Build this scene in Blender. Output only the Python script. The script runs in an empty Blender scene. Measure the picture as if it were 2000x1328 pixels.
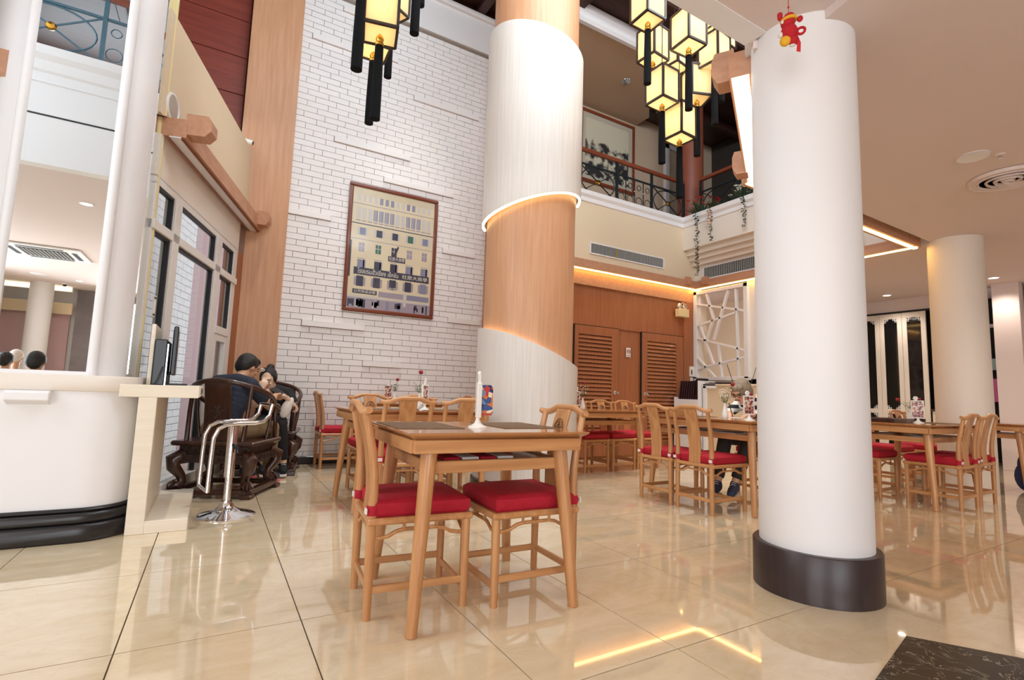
import bpy, bmesh, math, random
from mathutils import Vector, Matrix, Euler
random.seed(7)
sc = bpy.context.scene
COL = sc.collection
PI = math.pi
def R(a): return math.radians(a)

# ------------------------------------------------------------------ camera, world, lights, exposure
cam_d = bpy.data.cameras.new('camera')
cam = bpy.data.objects.new('camera', cam_d)
COL.objects.link(cam)
cam_d.sensor_width = 36.0
cam_d.lens = 17.784
cam_d.clip_start = 0.05
right = Vector((0.8620733, -0.50571408, 0.03290738))
down = Vector((0.08079022, 0.07303623, -0.99405163))
fwd = Vector((0.50030248, 0.85960397, 0.10381934))
mw = Matrix.Identity(4)
for i in range(3):
    mw[i][0] = right[i]; mw[i][1] = -down[i]; mw[i][2] = -fwd[i]
mw[0][3], mw[1][3], mw[2][3] = 0.0, 0.0, 0.93
cam.matrix_world = mw
sc.camera = cam

w = bpy.data.worlds.new('sky'); sc.world = w; w.use_nodes = True
bg = w.node_tree.nodes['Background']
bg.inputs[0].default_value = (0.80, 0.86, 0.95, 1); bg.inputs[1].default_value = 1.5

def area(name, loc, target, sx, sy, power, col):
    d = bpy.data.lights.new(name, 'AREA'); d.shape = 'RECTANGLE'; d.size = sx; d.size_y = sy
    d.energy = power; d.color = col
    o = bpy.data.objects.new(name, d); COL.objects.link(o)
    o.location = loc
    o.rotation_euler = (Vector(target) - Vector(loc)).to_track_quat('-Z', 'Y').to_euler()
    return o
def spot(name, loc, power, col, size=120, blend=0.8, r=0.05):
    d = bpy.data.lights.new(name, 'SPOT'); d.energy = power; d.color = col
    d.spot_size = R(size); d.spot_blend = blend; d.shadow_soft_size = r
    o = bpy.data.objects.new(name, d); COL.objects.link(o); o.location = loc
    return o
DAY = (0.86, 0.94, 1.0); COOL = (0.82, 0.92, 1.0); WARM = (1.0, 0.90, 0.80)
# assumed daylight from the left with no glazing built there, plus added fills
area('assumed_left_daylight', (-3.6, 2.7, 4.2), (3.0, 4.6, 2.4), 2.4, 4.4, 85, DAY)  # light assumed to come from the left, no glazed front is built
area('upper_rear_fill', (0.5, -4.6, 5.4), (2.2, 6.6, 3.4), 8.0, 2.0, 290, COOL)  # added fill for the brick wall and balcony, no window stands there
area('void_overhead_fill', (3.0, 2.2, 6.4), (3.1, 6.4, 0.8), 4.6, 2.0, 175, (0.86, 0.93, 1.0))  # added overhead fill for the lower wall and floor, not a skylight
area('outside_fill', (-0.72, 5.7, 4.1), (-0.72, 5.7, 0), 0.7, 3.4, 16, DAY).rotation_euler = (0, 0, R(-16.45))  # added light above the outdoor gap, standing in for the closed-off sky
area('assumed_low_left_daylight', (-5.0, -2.2, 1.6), (2, 0.5, 1.7), 5.5, 2.6, 190, DAY)  # assumed low light from the left, set before a solid wall
area('rear_fill', (-0.6, -6.6, 1.6), (1.4, 2.0, 1.0), 3.4, 2.2, 110, (0.88, 0.94, 1.0))  # added fill from behind the camera, the wall there has no windows
for i, (x, y, z, p) in enumerate([(5.2, 0.6, 2.86, 26), (6.6, 0.9, 2.86, 34), (8.9, 2.2, 2.86, 60), (10.34, 4.37, 2.86, 30), (10.29, 2.87, 2.86, 22),
        (9.0, 4.6, 2.86, 60), (1.2, 0.4, 2.9, 40), (-1.45, 0.5, 2.9, 30), (-0.6, -1.6, 2.9, 34), (2.2, -2.6, 2.86, 26)]):
    spot('downlight_and_fill_spot', (x, y, z), p * (1.0 if x > 4.9 else 0.5), WARM, 130, 0.9)  # a few sit at ceiling downlights, the others are added fill without fittings
for x, y, p in ((0.9, 5.3, 210), (2.1, 5.75, 190), (4.3, 5.0, 210), (5.9, 4.3, 210), (3.5, 3.0, 150), (5.4, 3.3, 150)):
    spot('void_fill_spot', (x, y, 6.58), p, (1.0, 0.96, 0.90), 52, 0.9)  # added fill spots to brighten the back floor, no fittings above
sc.view_settings.view_transform = 'Standard'
sc.view_settings.look = 'None'
sc.view_settings.gamma = 1.0
sc.view_settings.use_curve_mapping = False
sc.view_settings.exposure = 0.70

# ------------------------------------------------------------------ materials
def srgb(r, g, b):
    f = lambda c: c / 12.92 if c <= 0.04045 else ((c + 0.055) / 1.055) ** 2.4
    return (f(r / 255), f(g / 255), f(b / 255), 1)
MATS = {}
def mat(name, col, rough=0.5, metal=0.0, spec=0.5, coat=0.0, emit=None, estr=0.0, bump=None, var=None, alpha=None, trans=0.0):
    m = bpy.data.materials.new(name); m.use_nodes = True
    nt = m.node_tree; b = nt.nodes['Principled BSDF']
    b.inputs['Base Color'].default_value = col
    b.inputs['Roughness'].default_value = rough
    b.inputs['Metallic'].default_value = metal
    b.inputs['Specular IOR Level'].default_value = spec
    b.inputs['Coat Weight'].default_value = coat
    b.inputs['Coat Roughness'].default_value = 0.08
    if trans: b.inputs['Transmission Weight'].default_value = trans
    if emit: 
        b.inputs['Emission Color'].default_value = emit; b.inputs['Emission Strength'].default_value = estr
    if var or bump:
        tc = nt.nodes.new('ShaderNodeTexCoord')
    if var:   # (second colour, scale xyz, detail)
        mp = nt.nodes.new('ShaderNodeMapping'); mp.inputs['Scale'].default_value = var[1]
        nz = nt.nodes.new('ShaderNodeTexNoise'); nz.inputs['Scale'].default_value = 1.0; nz.inputs['Detail'].default_value = var[2]
        rp = nt.nodes.new('ShaderNodeValToRGB')
        rp.color_ramp.elements[0].position = 0.3; rp.color_ramp.elements[1].position = 0.7
        rp.color_ramp.elements[0].color = col; rp.color_ramp.elements[1].color = var[0]
        nt.links.new(tc.outputs['Object'], mp.inputs[0]); nt.links.new(mp.outputs[0], nz.inputs['Vector'])
        nt.links.new(nz.outputs['Fac'], rp.inputs[0]); nt.links.new(rp.outputs[0], b.inputs['Base Color'])
    if bump:  # (scale, strength)
        nb = nt.nodes.new('ShaderNodeTexNoise'); nb.inputs['Scale'].default_value = bump[0]; nb.inputs['Detail'].default_value = 4
        bp = nt.nodes.new('ShaderNodeBump'); bp.inputs['Strength'].default_value = bump[1]; bp.inputs['Distance'].default_value = 0.01
        nt.links.new(tc.outputs['Object'], nb.inputs['Vector']); nt.links.new(nb.outputs['Fac'], bp.inputs['Height'])
        nt.links.new(bp.outputs[0], b.inputs['Normal'])
    MATS[name] = m
    return m
def wood(name, c1, c2, axis, rough=0.35, s=1.0, coat=0.15):
    sc_ = {'x': (2 * s, 38 * s, 38 * s), 'y': (38 * s, 2 * s, 38 * s), 'z': (38 * s, 38 * s, 2 * s)}[axis]
    return mat(name, c1, rough, coat=coat, var=(c2, sc_, 5))
OAK1, OAK2 = srgb(206, 152, 100), srgb(180, 122, 74)
oakx = wood('oak_x', OAK1, OAK2, 'x'); oaky = wood('oak_y', OAK1, OAK2, 'y'); oakz = wood('oak_z', OAK1, OAK2, 'z')
oak_top = wood('oak_table_top', srgb(190, 134, 86), srgb(164, 108, 64), 'x', 0.14, 1.0, 0.6)
placem = mat('woven_placemat', srgb(128, 100, 72), 0.7, var=(srgb(104, 78, 54), (160, 160, 160), 2))
panel_wood = wood('panel_wood', srgb(206, 156, 118), srgb(192, 140, 102), 'z', 0.45, 0.9, 0.0)
panel_dark = wood('door_wood', srgb(168, 104, 66), srgb(152, 90, 56), 'z', 0.4, 0.9, 0.05)
beam_wood = wood('beam_wood', srgb(196, 146, 114), srgb(182, 130, 98), 'y', 0.5, 0.7, 0.0)
rose_wood = mat('rosewood', srgb(74, 40, 26), 0.28, coat=0.35, var=(srgb(50, 26, 18), (30, 30, 4), 4))
rose_carved = mat('rosewood_carving', srgb(62, 36, 25), 0.42, bump=(90, 0.9), var=(srgb(42, 24, 17), (40, 40, 40), 3))
red_wood = wood('handrail_wood', srgb(140, 70, 44), srgb(118, 54, 34), 'x', 0.3, 1.0, 0.2)
red_panel = wood('red_wall_panel', srgb(136, 58, 40), srgb(118, 46, 32), 'x', 0.45, 0.8, 0.0)
ceil_wood = wood('ceiling_wood', srgb(70, 38, 28), srgb(52, 28, 20), 'x', 0.5, 0.5, 0.0)
white = mat('white_paint', srgb(234, 231, 231), 0.55)
cream = mat('cream_paint', srgb(230, 219, 206), 0.55, bump=(220, 0.06))
beige = mat('beige_wall', srgb(222, 202, 172), 0.7, bump=(300, 0.15))
ceil_m = mat('ceiling_paint', srgb(222, 205, 199), 0.75)
ceil_up = mat('upper_ceiling_paint', srgb(196, 170, 144), 0.8)
brick_m = mat('white_brick', srgb(238, 233, 230), 0.45, bump=(60, 0.12))
mortar = mat('brick_joint', srgb(136, 122, 110), 0.8)
black_m = mat('black_skirting', srgb(34, 31, 32), 0.3)
red_fab = mat('red_cushion_fabric', srgb(186, 14, 44), 0.75, bump=(900, 0.25), var=(srgb(168, 8, 36), (60, 60, 60), 3))
velcro = mat('white_velcro', srgb(228, 220, 212), 0.8)
chrome = mat('chrome', srgb(225, 225, 228), 0.08, 1.0)
alu = mat('white_aluminium', srgb(226, 220, 214), 0.4)
gasket = mat('black_gasket', srgb(30, 30, 34), 0.5)
iron = mat('dark_iron', srgb(36, 42, 46), 0.4, 0.3)
iron_blue = mat('blue_grey_iron', srgb(74, 104, 118), 0.45, 0.2)
brass = mat('brass', srgb(206, 150, 60), 0.22, 1.0)
sleeve_m = mat('white_washed_veneer', srgb(224, 217, 210), 0.5, var=(srgb(214, 204, 194), (60, 60, 1.5), 3))
tassel_m = mat('black_tassel', srgb(8, 8, 11), 0.85, spec=0.2, bump=(400, 0.8))
frame_dk = mat('lantern_frame', srgb(40, 24, 18), 0.4)
def paper_lamp():
    m = bpy.data.materials.new('lantern_paper'); m.use_nodes = True; nt = m.node_tree
    out = [n for n in nt.nodes if n.type == 'OUTPUT_MATERIAL'][0]
    for n in list(nt.nodes):
        if n.type == 'BSDF_PRINCIPLED': nt.nodes.remove(n)
    tl = nt.nodes.new('ShaderNodeBsdfTranslucent'); tl.inputs[0].default_value = (0.80, 0.70, 0.50, 1)
    df = nt.nodes.new('ShaderNodeBsdfDiffuse'); df.inputs[0].default_value = (0.80, 0.72, 0.56, 1)
    mx = nt.nodes.new('ShaderNodeMixShader'); mx.inputs[0].default_value = 0.35
    nt.links.new(tl.outputs[0], mx.inputs[1]); nt.links.new(df.outputs[0], mx.inputs[2]); nt.links.new(mx.outputs[0], out.inputs[0])
    return m
paper = paper_lamp()
strip_m = mat('warm_light_strip', (1, 0.9, 0.7, 1), 0.5, emit=(1.0, 0.60, 0.17, 1), estr=8.0)
strip_up = mat('beam_light_panel', (1, 0.95, 0.85, 1), 0.5, emit=(1.0, 0.90, 0.66, 1), estr=2.2)
bulb = mat('lamp_glow', (1, 1, 1, 1), 0.5, emit=(1.0, 0.92, 0.75, 1), estr=6.0)
rim_glow = mat('column_edge_glow', (1, 1, 1, 1), 0.5, emit=(1.0, 0.78, 0.40, 1), estr=3.0)
mirror_m = mat('mirror', srgb(240, 244, 244), 0.0, 1.0)
grey_stone = mat('grey_plaster_panel', srgb(96, 86, 84), 0.35, var=(srgb(132, 122, 120), (1.2, 5, 2.2), 5))
pink_wall = mat('pink_wall', srgb(204, 172, 174), 0.8)
plastic_w = mat('white_plastic', srgb(238, 234, 226), 0.3)
black_pl = mat('black_plastic', srgb(18, 18, 22), 0.3)
dark_void = mat('dark_matte', srgb(30, 26, 24), 0.8)
curtain_m = mat('dark_curtain', srgb(58, 50, 44), 0.8)
glass_dk = mat('dark_glass', srgb(16, 18, 20), 0.06, spec=0.6)
grille_m = mat('grille_metal', srgb(190, 186, 180), 0.4, 0.2)
duct_dk = mat('duct_dark', srgb(58, 62, 66), 0.8)
frame_red = mat('red_brown_frame', srgb(120, 58, 38), 0.3, coat=0.3)
leaf_m = mat('leaf_green', srgb(74, 100, 52), 0.55); leaf_dk = mat('dark_leaf', srgb(44, 60, 36), 0.55)
rose_m = mat('red_rose', srgb(150, 14, 34), 0.6); petal_w = mat('white_blossom', srgb(240, 236, 220), 0.6); petal_r = mat('coral_petal', srgb(186, 70, 52), 0.6)
petal_p = mat('pink_petal', srgb(226, 178, 160), 0.6)
skin = mat('skin', srgb(214, 166, 134), 0.5); skin2 = mat('pale_skin', srgb(232, 196, 168), 0.5); skin3 = mat('tanned_skin', srgb(206, 158, 124), 0.5)
hair_b = mat('black_hair', srgb(20, 17, 17), 0.45, bump=(160, 0.6)); hair_g = mat('grey_blond_hair', srgb(160, 142, 118), 0.5, bump=(140, 0.7), var=(srgb(120, 106, 90), (60, 60, 12), 3))
navy = mat('navy_cotton', srgb(40, 46, 62), 0.8, bump=(60, 0.3)); blackc = mat('black_cotton', srgb(20, 19, 22), 0.8)
khaki = mat('khaki_cotton', srgb(140, 116, 84), 0.8); dark_tr = mat('dark_trousers', srgb(46, 40, 38), 0.8); denim = mat('denim', srgb(96, 124, 156), 0.8)
shoe_m = mat('blue_canvas', srgb(52, 62, 84), 0.7); sole_p = mat('pink_sole', srgb(220, 110, 120), 0.6); lip_m = mat('lips', srgb(176, 84, 84), 0.5)
eye_m = mat('eye_dark', srgb(30, 20, 18), 0.3)
def stripes():
    m = bpy.data.materials.new('striped_jersey'); m.use_nodes = True; nt = m.node_tree; b = nt.nodes['Principled BSDF']
    tc = nt.nodes.new('ShaderNodeTexCoord'); sp = nt.nodes.new('ShaderNodeSeparateXYZ')
    mu = nt.nodes.new('ShaderNodeMath'); mu.operation = 'MULTIPLY'; mu.inputs[1].default_value = 13.0
    fr = nt.nodes.new('ShaderNodeMath'); fr.operation = 'FRACT'
    gt = nt.nodes.new('ShaderNodeMath'); gt.operation = 'GREATER_THAN'; gt.inputs[1].default_value = 0.5
    mx = nt.nodes.new('ShaderNodeMix'); mx.data_type = 'RGBA'
    mx.inputs[6].default_value = srgb(26, 28, 36); mx.inputs[7].default_value = srgb(232, 228, 220)
    nt.links.new(tc.outputs['Object'], sp.inputs[0]); nt.links.new(sp.outputs[2], mu.inputs[0]); nt.links.new(mu.outputs[0], fr.inputs[0])
    nt.links.new(fr.outputs[0], gt.inputs[0]); nt.links.new(gt.outputs[0], mx.inputs[0]); nt.links.new(mx.outputs[2], b.inputs['Base Color'])
    b.inputs['Roughness'].default_value = 0.8
    return m
stripe_m = stripes()
def cells(name, cols, scale):
    m = bpy.data.materials.new(name); m.use_nodes = True; nt = m.node_tree; b = nt.nodes['Principled BSDF']
    tc = nt.nodes.new('ShaderNodeTexCoord'); vo = nt.nodes.new('ShaderNodeTexVoronoi'); vo.inputs['Scale'].default_value = scale
    sp = nt.nodes.new('ShaderNodeSeparateColor'); rp = nt.nodes.new('ShaderNodeValToRGB'); rp.color_ramp.interpolation = 'CONSTANT'
    els = rp.color_ramp.elements
    for i in range(len(cols) - 2): els.new(0.5)
    for i, c in enumerate(cols): els[i].position = i / len(cols); els[i].color = c
    nt.links.new(tc.outputs['Object'], vo.inputs['Vector']); nt.links.new(vo.outputs['Color'], sp.inputs[0])
    nt.links.new(sp.outputs[0], rp.inputs[0]); nt.links.new(rp.outputs[0], b.inputs['Base Color']); b.inputs['Roughness'].default_value = 0.25
    return m
card_blue = cells('colourful_card_print', [srgb(60, 90, 150), srgb(214, 120, 50), srgb(240, 222, 190), srgb(40, 52, 100), srgb(190, 60, 60), srgb(120, 150, 190)], 42)
card_food = cells('food_photo_print', [srgb(150, 70, 56), srgb(200, 150, 130), srgb(96, 60, 70), srgb(224, 206, 196), srgb(170, 110, 90)], 60)
def marble(name, c1, c2, c3, rough, scale, vein, spec=0.9, coat=0.5):
    m = bpy.data.materials.new(name); m.use_nodes = True; nt = m.node_tree; b = nt.nodes['Principled BSDF']
    tc = nt.nodes.new('ShaderNodeTexCoord'); oi = nt.nodes.new('ShaderNodeObjectInfo')
    ad = nt.nodes.new('ShaderNodeVectorMath'); ad.operation = 'MULTIPLY_ADD'
    ad.inputs[1].default_value = (1, 1, 1)
    cb = nt.nodes.new('ShaderNodeCombineXYZ'); mu = nt.nodes.new('ShaderNodeMath'); mu.operation = 'MULTIPLY'; mu.inputs[1].default_value = 37
    nt.links.new(oi.outputs['Random'], mu.inputs[0]); nt.links.new(mu.outputs[0], cb.inputs[0]); nt.links.new(mu.outputs[0], cb.inputs[1])
    nt.links.new(tc.outputs['Object'], ad.inputs[0]); nt.links.new(cb.outputs[0], ad.inputs[2])
    mp = nt.nodes.new('ShaderNodeMapping'); mp.inputs['Scale'].default_value = scale
    nt.links.new(ad.outputs[0], mp.inputs[0])
    nz = nt.nodes.new('ShaderNodeTexNoise'); nz.inputs['Scale'].default_value = 2.2; nz.inputs['Detail'].default_value = 8; nz.inputs['Roughness'].default_value = 0.65; nz.inputs['Distortion'].default_value = 0.8
    nt.links.new(mp.outputs[0], nz.inputs['Vector'])
    rp = nt.nodes.new('ShaderNodeValToRGB'); rp.color_ramp.elements[0].position = 0.32; rp.color_ramp.elements[1].position = 0.68
    rp.color_ramp.elements[0].color = c1; rp.color_ramp.elements[1].color = c2
    nt.links.new(nz.outputs['Fac'], rp.inputs[0])
    n2 = nt.nodes.new('ShaderNodeTexNoise'); n2.inputs['Scale'].default_value = 3.0; n2.inputs['Detail'].default_value = 6; n2.inputs['Distortion'].default_value = 1.5
    nt.links.new(mp.outputs[0], n2.inputs['Vector'])
    r2 = nt.nodes.new('ShaderNodeValToRGB'); e = r2.color_ramp.elements
    e[0].position = 0.485; e[0].color = (0, 0, 0, 1); e[1].position = 0.515; e[1].color = (0, 0, 0, 1)
    k = e.new(0.5); k.color = (vein, vein, vein, 1)
    nt.links.new(n2.outputs['Fac'], r2.inputs[0])
    mx = nt.nodes.new('ShaderNodeMix'); mx.data_type = 'RGBA'; mx.inputs[7].default_value = c3
    nt.links.new(r2.outputs[0], mx.inputs[0]); nt.links.new(rp.outputs[0], mx.inputs[6]); nt.links.new(mx.outputs[2], b.inputs['Base Color'])
    b.inputs['Roughness'].default_value = rough; b.inputs['Specular IOR Level'].default_value = spec; b.inputs['Coat Weight'].default_value = coat; b.inputs['Coat Roughness'].default_value = 0.02
    return m
floor_m = marble('cream_marble', srgb(214, 192, 156), srgb(228, 210, 180), srgb(196, 166, 126), 0.045, (1.6, 3.2, 1.0), 0.22)
joint_m = mat('tile_joint', srgb(96, 72, 50), 0.8)
rug_m = marble('black_marble', srgb(17, 14, 13), srgb(31, 26, 23), srgb(170, 158, 140), 0.25, (3.2, 3.2, 3.2), 0.7, 0.35, 0.0)

# ------------------------------------------------------------------ mesh builder
class MB:
    def __init__(s): s.v = []; s.f = []; s.m = []; s.cur = 0; s.T = None
    def add(s, vs, fs):
        o = len(s.v)
        if s.T is not None: vs = [s.T @ Vector(p) for p in vs]
        s.v += [tuple(p) for p in vs]; s.f += [tuple(i + o for i in f) for f in fs]; s.m += [s.cur] * len(fs)
        return s
    def box(s, x0, x1, y0, y1, z0, z1):
        return s.add([(x0, y0, z0), (x1, y0, z0), (x1, y1, z0), (x0, y1, z0), (x0, y0, z1), (x1, y0, z1), (x1, y1, z1), (x0, y1, z1)],
                     [(3, 2, 1, 0), (4, 5, 6, 7), (0, 1, 5, 4), (1, 2, 6, 5), (2, 3, 7, 6), (3, 0, 4, 7)])
    def bar(s, p, q, w, h, up=(0, 0, 1)):
        p = Vector(p); q = Vector(q); d = (q - p).normalized(); u = Vector(up)
        if abs(d.dot(u)) > 0.98: u = Vector((0, 1, 0))
        x = d.cross(u).normalized() * (w / 2); y = x.cross(d).normalized() * (h / 2)
        vs = []
        for c in (p, q): vs += [c - x - y, c + x - y, c + x + y, c - x + y]
        return s.add(vs, [(3, 2, 1, 0), (4, 5, 6, 7), (0, 1, 5, 4), (1, 2, 6, 5), (2, 3, 7, 6), (3, 0, 4, 7)])
    def tube(s, pts, rad, n=8, cap=True, flat=1.0):
        pts = [Vector(p) for p in pts]
        if not isinstance(rad, (list, tuple)): rad = [rad] * len(pts)
        d0 = (pts[1] - pts[0]).normalized()
        u = Vector((0, 0, 1)) if abs(d0.z) < 0.9 else Vector((1, 0, 0))
        x = d0.cross(u).normalized(); vs = []
        for i, p in enumerate(pts):
            if i == 0: t = d0
            elif i == len(pts) - 1: t = (pts[-1] - pts[-2]).normalized()
            else: t = ((pts[i + 1] - p).normalized() + (p - pts[i - 1]).normalized()).normalized()
            x = (x - t * x.dot(t)).normalized(); y = t.cross(x)
            for k in range(n):
                a = 2 * PI * k / n
                vs.append(p + (x * math.cos(a) + y * math.sin(a) * flat) * rad[i])
        fs = []
        for i in range(len(pts) - 1):
            for k in range(n):
                a = i * n + k; b = i * n + (k + 1) % n
                fs.append((a, b, b + n, a + n))
        if cap: fs.append(tuple(range(n - 1, -1, -1))); fs.append(tuple(range((len(pts) - 1) * n, len(pts) * n)))
        return s.add(vs, fs)
    def lathe(s, prof, n=16, c=(0, 0, 0), a0=0, a1=2 * PI):
        full = abs(a1 - a0 - 2 * PI) < 1e-6; m = n if full else n + 1
        vs = []
        for r, z in prof:
            for k in range(m):
                a = a0 + (a1 - a0) * k / n
                vs.append((c[0] + r * math.cos(a), c[1] + r * math.sin(a), c[2] + z))
        fs = []
        for i in range(len(prof) - 1):
            for k in range(n):
                a = i * m + k; b = i * m + ((k + 1) % m if full else k + 1)
                fs.append((a, b, b + m, a + m))
        if full:
            if prof[0][0] > 1e-5: fs.append(tuple(range(m - 1, -1, -1)))
            if prof[-1][0] > 1e-5: fs.append(tuple(range((len(prof) - 1) * m, len(prof) * m)))
        return s.add(vs, fs)
    def prism(s, poly, z0, z1):
        n = len(poly)
        vs = [(p[0], p[1], z0) for p in poly] + [(p[0], p[1], z1) for p in poly]
        fs = [tuple(range(n - 1, -1, -1)), tuple(range(n, 2 * n))] + [(i, (i + 1) % n, n + (i + 1) % n, n + i) for i in range(n)]
        return s.add(vs, fs)
    def prism_axis(s, poly, a, b, axis):   # polygon in the two other axes, extruded along axis
        n = len(poly)
        def P(p, t): return {'x': (t, p[0], p[1]), 'y': (p[0], t, p[1]), 'z': (p[0], p[1], t)}[axis]
        vs = [P(p, a) for p in poly] + [P(p, b) for p in poly]
        return s.add(vs, [tuple(range(n - 1, -1, -1)), tuple(range(n, 2 * n))] + [(i, (i + 1) % n, n + (i + 1) % n, n + i) for i in range(n)])
    def ball(s, c, r, n=10, m=7, rot=None):
        if not isinstance(r, (list, tuple)): r = (r, r, r)
        vs = [Vector((0, 0, r[2]))]
        for i in range(1, m):
            t = PI * i / m
            for k in range(n):
                a = 2 * PI * k / n
                vs.append(Vector((r[0] * math.sin(t) * math.cos(a), r[1] * math.sin(t) * math.sin(a), r[2] * math.cos(t))))
        vs.append(Vector((0, 0, -r[2])))
        fs = [(0, 1 + k, 1 + (k + 1) % n) for k in range(n)]
        for i in range(m - 2):
            for k in range(n):
                a = 1 + i * n + k; b = 1 + i * n + (k + 1) % n
                fs.append((a, a + n, b + n, b))
        l = len(vs) - 1
        fs += [(l, 1 + (m - 2) * n + (k + 1) % n, 1 + (m - 2) * n + k) for k in range(n)]
        c = Vector(c)
        if rot is not None: vs = [rot @ p for p in vs]
        return s.add([p + c for p in vs], fs)
    def quad(s, a, b, c, d): return s.add([a, b, c, d], [(0, 1, 2, 3)])
    def mesh(s, name, mats, bevel=0.0, smooth=None, seg=1):
        me = bpy.data.meshes.new(name); me.from_pydata(s.v, [], s.f)
        mats = mats if isinstance(mats, (list, tuple)) else [mats]
        for m in mats: me.materials.append(m)
        if len(mats) > 1: me.polygons.foreach_set('material_index', s.m)
        bm = bmesh.new(); bm.from_mesh(me)
        bmesh.ops.recalc_face_normals(bm, faces=bm.faces)
        if bevel:
            bmesh.ops.bevel(bm, geom=[e for e in bm.edges if e.is_manifold and e.calc_face_angle(0) > 0.6], offset=bevel, segments=seg, affect='EDGES', profile=0.6, clamp_overlap=True)
        bm.to_mesh(me); bm.free()
        if smooth is None: smooth = False
        if smooth: 
            me.polygons.foreach_set('use_smooth', [True] * len(me.polygons))
            try: me.set_sharp_from_angle(angle=R(45))
            except Exception: pass
        return me
    def build(s, name, mats, parent=None, bevel=0.0, smooth=None, loc=None, seg=1):
        o = bpy.data.objects.new(name, s.mesh(name, mats, bevel, smooth, seg)); COL.objects.link(o)
        if parent is not None: o.parent = parent
        if loc is not None: o.location = loc
        return o
def tag(o, label=None, cat=None, group=None, kind=None):
    if label: o['label'] = label
    if cat: o['category'] = cat
    if group: o['group'] = group
    if kind: o['kind'] = kind
    return o
def thing(name, loc, label, cat, group=None, rz=0.0):
    o = bpy.data.objects.new(name, None); COL.objects.link(o); o.location = loc; o.rotation_euler = (0, 0, rz)
    o.empty_display_size = 0.1
    return tag(o, label, cat, group)
def struct(mb, name, mats, label=None, parent=None, bevel=0.0, smooth=None):
    o = mb.build(name, mats, parent, bevel, smooth)
    if parent is None:
        o['kind'] = 'structure'
        if label: o['label'] = label
    return o
def link_copy(o, parent=None):
    c = o.copy(); COL.objects.link(c); c.parent = parent
    return c
def dup(root, loc, rz, label=None, group=None):
    r = link_copy(root); r.location = loc; r.rotation_euler = (0, 0, rz)
    if label: r['label'] = label
    if group: r['group'] = group
    for ch in KIDS(root):
        c = link_copy(ch, r)
        for g in KIDS(ch): link_copy(g, c)
    return r
def KIDS(o): return [x for x in o.children]
def set_mesh(name, me, parent, loc=(0, 0, 0), rot=(0, 0, 0), scale=None):
    o = bpy.data.objects.new(name, me); COL.objects.link(o); o.parent = parent; o.location = loc; o.rotation_euler = rot
    if scale: o.scale = scale
    return o
# ------------------------------------------------------------------ setting: floor, walls, ceilings
def glass_mat():
    m = bpy.data.materials.new('clear_glass'); m.use_nodes = True; nt = m.node_tree
    for n in list(nt.nodes):
        if n.type == 'BSDF_PRINCIPLED': nt.nodes.remove(n)
    out = [n for n in nt.nodes if n.type == 'OUTPUT_MATERIAL'][0]
    tr = nt.nodes.new('ShaderNodeBsdfTransparent'); tr.inputs[0].default_value = (0.93, 0.95, 0.95, 1)
    gl = nt.nodes.new('ShaderNodeBsdfGlossy'); gl.inputs['Roughness'].default_value = 0.02
    fr = nt.nodes.new('ShaderNodeFresnel'); fr.inputs[0].default_value = 1.5
    mx = nt.nodes.new('ShaderNodeMixShader')
    ge = nt.nodes.new('ShaderNodeNewGeometry'); iv = nt.nodes.new('ShaderNodeMath'); iv.operation = 'SUBTRACT'; iv.inputs[0].default_value = 1.0
    mu = nt.nodes.new('ShaderNodeMath'); mu.operation = 'MULTIPLY'
    nt.links.new(ge.outputs['Backfacing'], iv.inputs[1]); nt.links.new(fr.outputs[0], mu.inputs[0]); nt.links.new(iv.outputs[0], mu.inputs[1])
    nt.links.new(mu.outputs[0], mx.inputs[0]); nt.links.new(tr.outputs[0], mx.inputs[1]); nt.links.new(gl.outputs[0], mx.inputs[2])
    nt.links.new(mx.outputs[0], out.inputs[0])
    return m
glass = glass_mat()
TX0, TY0, TW, TH = -2.017, -0.305, 0.598, 0.85
NX, NY = 20, 8
fb = MB()
fx1, fy1 = TX0 + NX * TW, TY0 + NY * TH
fb.box(-5.3, 12.2, -7.1, TY0, -0.1, 0).box(-5.3, TX0, TY0, 4.3, -0.1, 0).box(fx1, 12.2, TY0, 8.2, -0.1, 0).box(TX0, fx1, fy1, 8.2, -0.1, 0)
fb.box(TX0, fx1, TY0, fy1, -0.1, -0.006)
fb.m = [0] * 24 + [1] * 6
floor = struct(fb, 'floor', [floor_m, joint_m], 'polished cream marble tile floor')
g = 0.0024
tile_me = MB().box(g, TW - g, g, TH - g, -0.006, 0).mesh('floor_tile', floor_m)
for i in range(NX):
    for j in range(NY):
        set_mesh('floor_tile', tile_me, floor, (TX0 + i * TW, TY0 + j * TH, 0))

YB = 6.6
# brick wall
W = 0.255; CH = 0.0755; gap = 0.005
wb = MB().box(0.04, 3.42, YB + 0.012, YB + 0.2, 0, 6.8)
brick_wall = struct(wb, 'wall_back', mortar, 'white brick feature wall')
bx0, bx1 = 0.60, 3.32
full_me = MB().box(0, W - gap, 0, 0.03, 0, CH - gap).mesh('brick', brick_m, bevel=0.002)
half = {}
nb = 0; rest = MB()
rows = int(6.08 / CH)
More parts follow.
